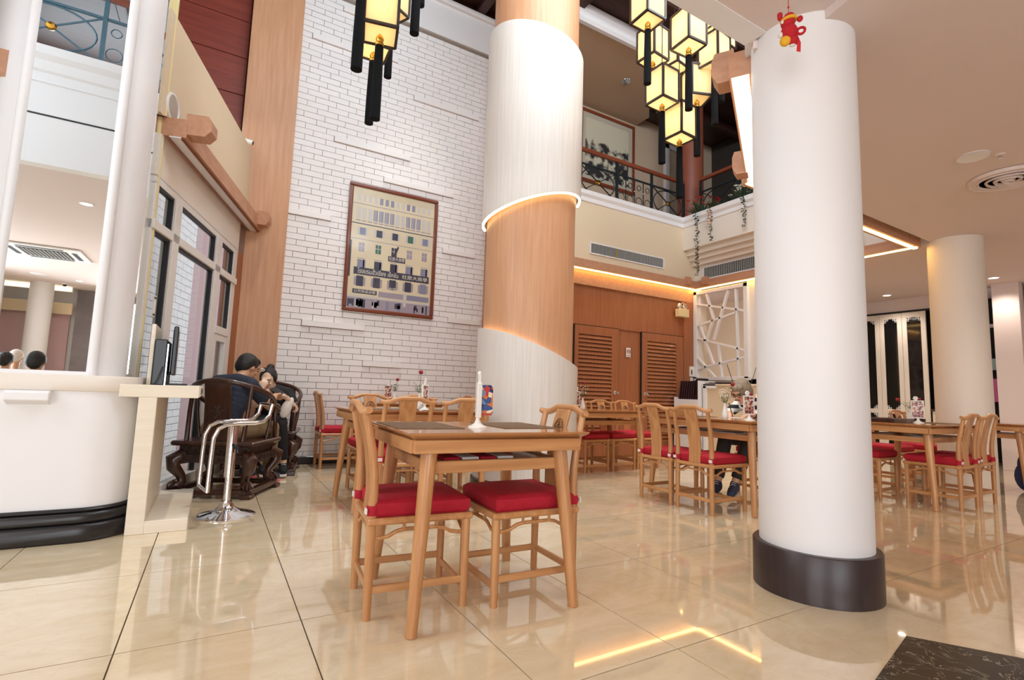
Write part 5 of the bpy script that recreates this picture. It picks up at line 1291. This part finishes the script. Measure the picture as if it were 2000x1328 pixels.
MB().box(-0.207, -0.2, 0.04, 0.46, 0.5, 0.8).build('drawer', cream, sb); MB().ball((-0.215, 0.25, 0.66), 0.014, 8, 6).build('drawer_knob', brass, sb)
bn = thing('street_banner', (11.7, 3.1, 1.05), 'pink and white street sign seen through the gap at the far right', 'sign')
MB().box(0, 0.02, 0, 0.7, 0, 0.4).build('pink_panel', mat('pink_sign', srgb(236, 120, 170), 0.5), bn); MB().box(0, 0.02, 0, 0.7, 0.55, 0.75).build('pale_panel', mat('pale_green_sign', srgb(176, 206, 196), 0.5), bn)
MB().box(0, 0.02, 0, 0.7, 1.3, 1.36).build('white_strip', white, bn); MB().box(0.0, 0.03, 0.7, 0.74, -1.05, 1.36).box(0.0, 0.03, -0.04, 0.0, -1.05, 1.36).build('post', iron, bn)

# ------------------------------------------------------------------ flowers and trailing vines on the planter
def leaf(mb, p, d, l, w_):
    p = Vector(p); d = Vector(d).normalized() * l; s = d.cross(Vector((0.3, 0.2, 1))).normalized() * w_
    mb.add([p, p + d * 0.5 + s, p + d, p + d * 0.5 - s], [(0, 1, 2, 3)])
def vine(y, z1, label, rose=False, seed=0):
    rnd = random.Random(seed); x = 6.93; z0 = 4.10
    t = thing('trailing_vine', (x, y, z0), label, 'vine')
    n = max(5, int((z0 - z1) / 0.05)); pts = [(0.06, 0, 0.03), (-0.045, 0, 0.02)] + [(-0.05 + 0.012 * rnd.uniform(-1, 1) + 0.03 * (k > 2), 0.02 * rnd.uniform(-1, 1), -(z0 - z1) * k / n) for k in range(1, n + 1)]
    MB().tube(pts, 0.004, 5).build('stem', leaf_dk, t)
    lf = MB()
    for k, p in enumerate(pts[1:]):
        for s in (-1, 1):
            for r in range(2): leaf(lf, (p[0], p[1], p[2] + 0.02 * r), (rnd.uniform(-0.6, 0.0), s * rnd.uniform(0.5, 1), rnd.uniform(-0.6, 0.5)), rnd.uniform(0.035, 0.06), 0.014)
    tag(lf.build('leaves', leaf_dk if seed % 2 else leaf_m, t), kind='stuff')
    if rose:
        b = MB()
        for k in range(5): b.ball((-0.05, 0.03 * rnd.uniform(-1, 1), -0.06 - 0.05 * k), (0.026, 0.026, 0.022), 7, 5)
        b.build('pink_blossoms', petal_p, t, smooth=True)
vine(5.70, 3.02, 'longest trailing vine, hanging before the stepped planter at its left', False, 1)
vine(5.42, 3.55, 'trailing vine with pink blossoms, second from the left', True, 2)
vine(4.80, 3.62, 'shorter trailing vine, third from the left beside the white column', False, 3)
vine(4.53, 3.75, 'trailing vine with pink blossoms half hidden by the white column', True, 4)
def flower_bush(y, label, pm_, n, seed, hgt=0.3):
    rnd = random.Random(seed)
    t = thing('flower_clump', (7.02, y, 4.08), label, 'flowers')
    lf = MB(); st2 = MB(); fl_ = MB()
    for k in range(n * 4):
        a = rnd.random() * 6.28; leaf(lf, (0.05 * math.cos(a), 0.08 * math.sin(a), 0.02), (math.cos(a), math.sin(a), rnd.uniform(0.3, 1.4)), rnd.uniform(0.15, hgt), 0.012)
    for k in range(n):
        a = rnd.random() * 6.28; r = rnd.random() * 0.16; p = Vector((r * math.cos(a) - 0.03, r * math.sin(a) * 1.3, hgt * rnd.uniform(0.5, 1.0)))
        st2.tube([(0, 0, 0), p], 0.003, 4)
        for j in range(5):
            b = j * 1.257; leaf(fl_, p, (math.cos(b), math.sin(b), 0.6), 0.045, 0.016)
    tag(lf.build('leaves', leaf_dk, t), kind='stuff'); st2.build('stems', leaf_m, t); tag(fl_.build('petals', pm_, t), kind='stuff')
flower_bush(5.72, 'clump of coral red flowers at the left end of the planter', petal_r, 14, 1, 0.34)
flower_bush(5.35, 'small clump of dark red flowers on the planter', rose_m, 8, 2, 0.18)
flower_bush(4.92, 'clump of white flowers on the planter beside the column', petal_w, 14, 3, 0.26)
flower_bush(4.55, 'white flowers on the planter half hidden by the column', petal_w, 10, 4, 0.24)

# ------------------------------------------------------------------ red plush monkey hanging from the ceiling
ty = thing('plush_toy', (2.165, 1.262, 2.63), 'red plush toy with yellow scarf hanging before the white column', 'toy', None, R(-60))
plush = mat('red_plush', srgb(190, 24, 38), 0.85, bump=(300, 0.4)); yel = mat('yellow_plush', srgb(228, 170, 40), 0.85)
MB().tube([(0, 0, 0.08), (0, 0, 0.32)], 0.0016, 5).ball((0, 0, 0.128), 0.005, 6, 5).build('hanging_cord', plush, ty)
b = MB(); b.ball((0.0, 0, 0.0), (0.037, 0.033, 0.042), 14, 10).ball((-0.004, 0, 0.048), (0.03, 0.028, 0.028), 14, 10).ball((0.002, 0, 0.072), (0.026, 0.025, 0.026), 12, 8).ball((0.018, 0, -0.045), (0.022, 0.02, 0.022), 10, 8)
b.tube([(-0.022, 0, 0.068), (-0.036, 0, 0.085), (-0.036, 0, 0.1)], [0.008, 0.011, 0.012], 10).ball((-0.036, 0, 0.103), 0.012, 10, 7).ball((0.045, 0, 0.055), (0.013, 0.008, 0.016), 10, 7)
b.build('body', plush, ty, smooth=True)
MB().tube([(0.029 * math.cos(a * PI / 8), 0.027 * math.sin(a * PI / 8), 0.062 + 0.003 * math.cos(a * PI / 8)) for a in range(17)], 0.008, 8, cap=False).build('yellow_scarf', yel, ty, smooth=True)
MB().ball((-0.016, -0.01, -0.042), (0.024, 0.02, 0.024), 12, 8).build('yellow_belly', yel, ty, smooth=True)
MB().ball((-0.034, -0.012, -0.008), (0.013, 0.012, 0.014), 10, 8).ball((0.012, -0.01, -0.072), (0.014, 0.01, 0.006), 8, 6).ball((-0.026, -0.024, 0.046), (0.006, 0.005, 0.009), 8, 6).build('pale_paw', velcro, ty, smooth=True)
MB().tube([(0.048 + 0.016 * math.cos(a * PI / 6), 0, -0.005 + 0.016 * math.sin(a * PI / 6)) for a in range(13)], 0.006, 7, cap=False).build('tail', plush, ty, smooth=True)
b = MB()
for k in range(6): b.tube([(0.03, 0.002 * k - 0.005, -0.01), (0.034 + 0.002 * k, 0.002 * k - 0.005, -0.06), (0.037 + 0.0025 * (k - 3), 0.002 * k, -0.10)], 0.0022, 4)
b.build('red_fringe', mat('red_thread', srgb(214, 40, 44), 0.7), ty)
# ------------------------------------------------------------------ people
def remeshed(name, mb, voxel, mt, parent, it=6, fac=0.5, mats=None):
    me = bpy.data.meshes.new(name); me.from_pydata(mb.v, [], mb.f)
    o = bpy.data.objects.new(name, me); COL.objects.link(o)
    m = o.modifiers.new('r', 'REMESH'); m.mode = 'VOXEL'; m.voxel_size = voxel
    s = o.modifiers.new('s', 'SMOOTH'); s.iterations = it; s.factor = fac
    bpy.context.view_layer.update()
    me2 = bpy.data.meshes.new_from_object(o.evaluated_get(bpy.context.evaluated_depsgraph_get()))
    o.modifiers.clear(); o.data = me2; bpy.data.meshes.remove(me)
    me2.name = name; me2.materials.clear(); me2.materials.append(mt)
    me2.polygons.foreach_set('use_smooth', [True] * len(me2.polygons))
    o.parent = parent
    return o
def limb(mb, pts, rads, ends=(True, True), n=12):
    pts = [Vector(p) for p in pts]; P = []; Q = []
    for i in range(len(pts) - 1):
        for k in range(4):
            t = k / 4; P.append(pts[i].lerp(pts[i + 1], t)); Q.append(rads[i] * (1 - t) + rads[i + 1] * t)
    P.append(pts[-1]); Q.append(rads[-1])
    mb.tube(P, Q, n)
    for i, p in enumerate(pts):
        if (i == 0 and not ends[0]) or (i == len(pts) - 1 and not ends[1]): continue
        mb.ball(p, rads[i] * 0.99, n, 8)
def frame(fwd_, up=(0, 0, 1)):
    f = Vector(fwd_).normalized(); u = Vector(up); x = f.cross(u).normalized(); u = x.cross(f)
    return Matrix(((x.x, f.x, u.x), (x.y, f.y, u.y), (x.z, f.z, u.z)))
def hand(mb, wrist, d, nrm, side, curl=0.6, s=1.0):
    M_ = frame(d, nrm); w_ = Vector(wrist)
    P = lambda x, y, z: w_ + M_ @ Vector((x, y, z)) * s
    mb.ball(P(0, 0.045, 0), (0.036 * s, 0.05 * s, 0.015 * s), 10, 8, M_)
    for k, (x, l) in enumerate(((-0.028, 0.062), (-0.0095, 0.072), (0.0095, 0.068), (0.027, 0.054))):
        a = P(x, 0.075, 0); c1_ = curl; c2_ = curl * 2
        b = a + M_ @ Vector((x * 0.15, math.cos(c1_), -math.sin(c1_))) * l * 0.55 * s
        c = b + M_ @ Vector((0, math.cos(c2_), -math.sin(c2_))) * l * 0.5 * s
        limb(mb, [P(x * 0.8, 0.05, 0), a, b, c], [0.0095 * s, 0.0095 * s, 0.0085 * s, 0.0072 * s], n=8)
    limb(mb, [P(side * 0.02, 0.02, 0), P(side * 0.044, 0.045, -0.012), P(side * 0.042, 0.075, -0.022)], [0.013 * s, 0.0105 * s, 0.0085 * s], n=8)
def person(label, J, face, sk, hair_mat, hair_style, top_mat, leg_mat, shoe_mat, voxel=0.009, sleeve='short', up=(0, 0, 1), pr=1.0):
    base = Vector((J['hip'][0], J['hip'][1], 0))
    t = thing('person', base, label, 'person')
    G = lambda k: Vector(J[k]) - base
    F = frame(face, up); hd = G('head')
    H = lambda x, y, z: hd + F @ Vector((x, y, z))
    b = MB()
    hip, ch, nk = G('hip'), G('chest'), G('neck')
    side = (G('shoulder_r') - G('shoulder_l')).normalized()
    hl, hr = hip - side * 0.085, hip + side * 0.085
    # torso
    tor = MB()
    def torso(mb, g):
        for a, c, ra, rc, wa, wc in ((hip, hip.lerp(ch, 0.5), 0.115 + g, 0.105 + g, 0.15 + g, 0.135 + g), (hip.lerp(ch, 0.5), ch, 0.105 + g, 0.115 + g, 0.135 + g, 0.165 + g)):
            for k in range(5):
                u = k / 4; c_ = a.lerp(c, u); ax = (ch - hip).normalized(); y = ax.cross(side).normalized(); Mx = Matrix(((side.x, y.x, ax.x), (side.y, y.y, ax.y), (side.z, y.z, ax.z)))
                mb.ball(c_, (wa * (1 - u) + wc * u, ra * (1 - u) + rc * u, 0.09), 14, 8, Mx)
        limb(mb, [G('shoulder_l'), ch.lerp(nk, 0.6), G('shoulder_r')], [0.058 + g, 0.075 + g, 0.058 + g])
    torso(b, 0)
    limb(b, [ch.lerp(nk, 0.3), nk, hd.lerp(nk, 0.35)], [0.062, 0.053, 0.05])
    # head
    b.ball(H(0, -0.008, 0.02), (0.074, 0.094, 0.094), 18, 14, F); b.ball(H(0, 0.022, -0.045), (0.056, 0.066, 0.068), 14, 10, F); b.ball(H(0, 0.052, -0.085), (0.028, 0.03, 0.024), 10, 8, F)
    limb(b, [H(0, 0.088, 0.01), H(0, 0.106, -0.025)], [0.009, 0.013], n=8); b.ball(H(0, 0.088, 0.035), (0.05, 0.012, 0.012), 10, 6, F)
    for s in (-1, 1):
        b.ball(H(s * 0.03, 0.078, -0.02), (0.022, 0.014, 0.016), 10, 6, F)
        b.ball(H(s * 0.077, -0.004, -0.008), (0.01, 0.02, 0.032), 10, 8, F)
    for s, n_ in ((-1, 'l'), (1, 'r')):
        sh, el, wr = G('shoulder_' + n_), G('elbow_' + n_), G('wrist_' + n_)
        limb(b, [sh, sh.lerp(el, 0.5), el, el.lerp(wr, 0.3), wr], [0.05, 0.044, 0.037, 0.039, 0.026])
        hdv = Vector(J['hand_' + n_]); nv = Vector(J.get('palm_' + n_, (0, 0, 1)))
        hand(b, wr, hdv, nv, -s, J.get('curl', 0.6))
        kn, an, toe = G('knee_' + n_), G('ankle_' + n_), G('toe_' + n_)
        limb(b, [hl if s < 0 else hr, (hl if s < 0 else hr).lerp(kn, 0.5), kn, kn.lerp(an, 0.3), an], [0.085, 0.075, 0.054, 0.053, 0.034])
        limb(b, [an - Vector((0, 0, 0.03)), toe], [0.036, 0.028])
    body = remeshed('body', b, voxel, sk, t, 4)
    # clothes
    c = MB(); torso(c, 0.014)
    for s, n_ in ((-1, 'l'), (1, 'r')):
        sh, el, wr = G('shoulder_' + n_), G('elbow_' + n_), G('wrist_' + n_)
        if sleeve == 'short': limb(c, [sh, sh.lerp(el, 0.72)], [0.066, 0.06], (True, False))
        else: limb(c, [sh, sh.lerp(el, 0.5), el, wr.lerp(el, 0.08)], [0.065, 0.056, 0.05, 0.038], (True, False))
    remeshed('shirt', c, voxel * 1.1, top_mat, t, 5)
    c = MB()
    ax = (ch - hip).normalized()
    c.ball(hip, (0.168, 0.135, 0.11), 14, 10, frame(Vector((-side.y, side.x, 0))))
    for s, n_ in ((-1, 'l'), (1, 'r')):
        kn, an = G('knee_' + n_), G('ankle_' + n_); h0 = hl if s < 0 else hr
        limb(c, [h0, h0.lerp(kn, 0.5), kn, kn.lerp(an, 0.35), an.lerp(kn, 0.12)], [0.098, 0.088, 0.068, 0.066, 0.052], (True, False))
    remeshed('trousers', c, voxel * 1.2, leg_mat, t, 5)
    for s, n_ in ((-1, 'l'), (1, 'r')):
        an, toe = G('ankle_' + n_), G('toe_' + n_); c = MB()
        limb(c, [an + Vector((0, 0, -0.005)), an + Vector((0, 0, -0.035))], [0.043, 0.045]); limb(c, [an - Vector((0, 0, 0.035)), an.lerp(toe, 0.6) - Vector((0, 0, 0.012)), toe], [0.045, 0.043, 0.035])
        sho = remeshed('shoe', c, 0.009, shoe_mat, t, 5)
        d_ = (toe - an); d_.z = 0; d_.normalize(); nn = Vector((-d_.y, d_.x, 0)); zb = toe.z - 0.035
        a_, z_ = an - d_ * 0.04, toe + d_ * 0.03
        MB().prism([tuple((a_ + nn * 0.036)[:2]), tuple((a_ - nn * 0.036)[:2]), tuple((z_ - nn * 0.032)[:2]), tuple((z_ + nn * 0.032)[:2])], zb - 0.012, zb + 0.012).build('sole', J.get('sole', velcro), sho, bevel=0.006)
        la = MB()
        for k in range(4):
            p = an.lerp(toe, 0.25 + 0.13 * k) + Vector((0, 0, 0.028 - 0.006 * k)); la.tube([p - nn * 0.022, p + Vector((0, 0, 0.008)), p + nn * 0.022], 0.003, 4)
        la.build('laces', velcro, sho)
    # hair
    h = MB()
    if hair_style == 'short':
        h.ball(H(0, -0.02, 0.034), (0.083, 0.10, 0.092), 18, 12, F); h.ball(H(0, -0.052, 0.0), (0.078, 0.066, 0.085), 14, 10, F); h.ball(H(0, 0.038, 0.078), (0.06, 0.055, 0.038), 12, 8, F)
        for s in (-1, 1): h.ball(H(s * 0.07, -0.025, 0.03), (0.018, 0.05, 0.05), 10, 8, F)
    elif hair_style == 'bun':
        h.ball(H(0, -0.022, 0.03), (0.082, 0.10, 0.092), 18, 12, F); h.ball(H(0, -0.05, -0.01), (0.078, 0.066, 0.085), 14, 10, F); h.ball(H(-0.01, -0.06, 0.115), (0.04, 0.04, 0.034), 12, 8, F)
        for s in (-1, 1): h.ball(H(s * 0.072, 0.0, 0.02), (0.014, 0.045, 0.055), 10, 8, F)
    else:
        h.ball(H(0, -0.014, 0.035), (0.09, 0.106, 0.095), 18, 12, F); h.ball(H(0, -0.045, -0.02), (0.086, 0.072, 0.10), 14, 10, F); h.ball(H(0, 0.05, 0.07), (0.07, 0.05, 0.034), 12, 8, F)
        for s in (-1, 1): h.ball(H(s * 0.078, 0.0, 0.0), (0.02, 0.055, 0.07), 10, 8, F)
    remeshed('hair', h, 0.008, hair_mat, t, 3)
    # face details
    for s in (-1, 1):
        e = MB(); e.ball(H(s * 0.03, 0.0925, 0.004), (0.012, 0.006, 0.0045), 8, 6, F).build('eye', eye_m, t, smooth=True)
        e = MB(); e.tube([H(s * 0.016, 0.097, 0.027), H(s * 0.032, 0.095, 0.031), H(s * 0.048, 0.083, 0.026)], 0.0036, 6).build('eyebrow', hair_mat, t)
    MB().ball(H(0, 0.089, -0.052), (0.021, 0.008, 0.007), 10, 6, F).build('mouth', lip_m, t, smooth=True)
    return t, H
# man on the near armchair, leaning forward over a phone
man, HM = person('man with short black hair in a navy t-shirt leaning forward over a phone',
    dict(hip=(0.080, 5.010, 0.53), chest=(0.150, 5.130, 0.86), neck=(0.200, 5.200, 0.985), head=(0.255, 5.275, 1.085),
         shoulder_l=(0.030, 5.260, 0.935), shoulder_r=(0.275, 5.020, 0.92), elbow_l=(0.230, 5.410, 0.76), elbow_r=(0.450, 5.130, 0.73), wrist_l=(0.400, 5.480, 0.86), wrist_r=(0.510, 5.350, 0.83),
         hand_l=(0.6, 0.2, 0.1), hand_r=(0.35, 0.75, 0.12), palm_l=(0, -0.5, 1), palm_r=(-0.3, 0.2, 1), curl=0.75,
         knee_l=(0.260, 5.480, 0.53), knee_r=(0.500, 5.290, 0.53), ankle_l=(0.310, 5.510, 0.13), ankle_r=(0.510, 5.410, 0.10), toe_l=(0.390, 5.590, 0.075), toe_r=(0.590, 5.490, 0.048), sole=sole_p),
    (0.74, 0.52, -0.42), skin3, hair_b, 'short', navy, khaki, shoe_m)
MB().tube([HM(0.02, -0.135, -0.20), HM(0.10, -0.13, -0.22)], 0.006, 6).build('shirt_seam', navy, man)
o = MB().box(-0.036, 0.036, -0.07, 0.07, -0.004, 0.004).build('phone', black_pl, None, bevel=0.003, loc=(0.535, 5.455, 0.872)); o.rotation_euler = (R(25), R(-20), R(30)); tag(o, 'dark phone in the hands of the man in navy', 'phone')
woman, HW = person('woman in black with a white flower clip in her tied dark hair',
    dict(hip=(0.55, 6.16, 0.53), chest=(0.545, 6.04, 0.80), neck=(0.525, 5.98, 0.905), head=(0.49, 5.93, 0.99),
         shoulder_l=(0.70, 6.0, 0.84), shoulder_r=(0.385, 6.03, 0.85), elbow_l=(0.76, 5.84, 0.68), elbow_r=(0.38, 5.86, 0.72), wrist_l=(0.66, 5.72, 0.80), wrist_r=(0.42, 5.79, 0.88),
         hand_l=(-0.5, -0.35, 0.3), hand_r=(0.3, 0.1, 0.75), palm_l=(-0.3, 0.3, 1), palm_r=(0.1, -0.9, 0.2), curl=0.8,
         knee_l=(0.62, 5.74, 0.53), knee_r=(0.44, 5.78, 0.53), ankle_l=(0.68, 5.76, 0.12), ankle_r=(0.50, 5.80, 0.12), toe_l=(0.67, 5.64, 0.065), toe_r=(0.49, 5.68, 0.065)),
    (-0.30, -0.86, -0.38), skin2, hair_b, 'bun', blackc, blackc, blackc, sleeve='short')
clip = MB()
for k in range(6): a = k * PI / 3; clip.ball(HW(0.045 + 0.014 * math.cos(a), 0.035, 0.115 + 0.012 * math.sin(a)), 0.010, 8, 6)
clip.build('hair_clip', plastic_w, woman, smooth=True)
MB().ball(HW(0.03, 0.03, 0.135), 0.009, 8, 6).build('red_hair_bead', rose_m, woman, smooth=True)
MB().tube([HW(-0.06, 0.02, -0.12), HW(-0.045, 0.05, -0.2), HW(0.0, 0.06, -0.24), HW(0.045, 0.05, -0.2), HW(0.06, 0.02, -0.12)], 0.012, 6).build('collar_strip', skin2, woman, smooth=True)
o = MB().box(-0.036, 0.036, -0.07, 0.07, -0.004, 0.004).build('phone', plastic_w, None, bevel=0.003, loc=(0.585, 5.665, 0.86)); o.rotation_euler = (R(35), R(15), R(50)); tag(o, 'pale phone in the hand of the woman in black', 'phone')
bg_ = MB(); bg_.ball((0, 0, 0), (0.055, 0.035, 0.10), 14, 10).ball((0.015, 0, 0.06), (0.035, 0.03, 0.07), 12, 8)
bag2 = tag(bg_.build('cloth_pouch', velcro, None, smooth=True, loc=(0.66, 5.73, 0.69)), 'cream cloth pouch in the lap of the woman in black', 'pouch')
bag2.rotation_euler = (0, R(20), R(20))
old, HO = person('grey-haired person with glasses in a black and white striped shirt, writing',
    dict(hip=(4.90, 3.20, 0.55), chest=(4.80, 3.19, 0.84), neck=(4.695, 3.21, 0.955), head=(4.565, 3.235, 1.02),
         shoulder_l=(4.765, 3.01, 0.90), shoulder_r=(4.765, 3.38, 0.90), elbow_l=(4.63, 2.93, 0.80), elbow_r=(4.64, 3.44, 0.80), wrist_l=(4.42, 3.02, 0.80), wrist_r=(4.42, 3.26, 0.80),
         hand_l=(-0.8, 0.35, -0.12), hand_r=(-0.8, -0.35, -0.12), palm_l=(0, 0, 1), palm_r=(0, 0, 1), curl=0.45,
         knee_l=(4.42, 3.05, 0.56), knee_r=(4.42, 3.32, 0.56), ankle_l=(4.28, 3.12, 0.15), ankle_r=(4.22, 3.26, 0.14), toe_l=(4.14, 3.06, 0.075), toe_r=(4.07, 3.20, 0.07)),
    (-0.86, -0.02, -0.52), skin, hair_g, 'bob', stripe_m, dark_tr, shoe_m, sleeve='long')
gl = MB()
for s in (-1, 1):
    gl.tube([HO(s * 0.031 + 0.021 * math.cos(a * PI / 7), 0.102, 0.004 + 0.016 * math.sin(a * PI / 7)) for a in range(15)], 0.0028, 5, cap=False)
    gl.tube([HO(s * 0.053, 0.10, 0.008), HO(s * 0.082, 0.05, 0.01), HO(s * 0.084, 0.0, 0.006)], 0.0025, 5)
gl.tube([HO(-0.01, 0.103, 0.008), HO(0.01, 0.103, 0.008)], 0.0025, 5).build('glasses', black_pl, old)
MB().tube([HO(-0.075, 0.0, -0.135), HO(-0.04, 0.055, -0.155), HO(0.0, 0.065, -0.165), HO(0.04, 0.055, -0.155), HO(0.075, 0.0, -0.135)], 0.012, 6).build('white_collar', velcro, old, smooth=True)
o = MB().tube([(0, 0, 0), (-0.03, 0.02, 0.13)], 0.0045, 6).build('pen', black_pl, None, loc=(4.335, 3.17, 0.772)); tag(o, 'dark pen in the hand of the grey-haired person', 'pen')
# three guests behind the camera: only the tops of their heads show in the mirror
def guest(x, y, z, label, hm, tm, style, ch_label):
    person(label, dict(hip=(x, y + 0.1, 0.52), chest=(x, y + 0.05, 0.80), neck=(x, y + 0.02, 0.94), head=(x, y, z - 0.1),
        shoulder_l=(x + 0.19, y + 0.04, 0.89), shoulder_r=(x - 0.19, y + 0.04, 0.89), elbow_l=(x + 0.22, y - 0.08, 0.66), elbow_r=(x - 0.22, y - 0.08, 0.66), wrist_l=(x + 0.1, y - 0.25, 0.62), wrist_r=(x - 0.1, y - 0.25, 0.62),
        hand_l=(-0.3, -0.8, 0), hand_r=(0.3, -0.8, 0), knee_l=(x + 0.11, y - 0.32, 0.52), knee_r=(x - 0.11, y - 0.32, 0.52), ankle_l=(x + 0.11, y - 0.36, 0.12), ankle_r=(x - 0.11, y - 0.36, 0.12), toe_l=(x + 0.12, y - 0.49, 0.06), toe_r=(x - 0.12, y - 0.49, 0.06)),
        (0.1, -0.95, -0.15), skin, hm, style, tm, dark_tr, shoe_m, voxel=0.014)
    chair(x, y + 0.1, 180, ch_label)
guest(-1.70, 0.53, 1.19, 'dark-haired guest whose head shows at the lower right of the mirror', hair_b, blackc, 'short', 'oak chair behind the camera under the dark-haired guest')
guest(-2.72, -2.87, 1.33, 'guest in a white cap seen low in the mirror', velcro, navy, 'short', 'oak chair behind the camera under the guest in a white cap')
guest(-2.50, -1.58, 1.24, 'dark-haired guest at the lower left corner of the mirror', hair_b, navy, 'short', 'oak chair behind the camera under the guest at the mirror corner')
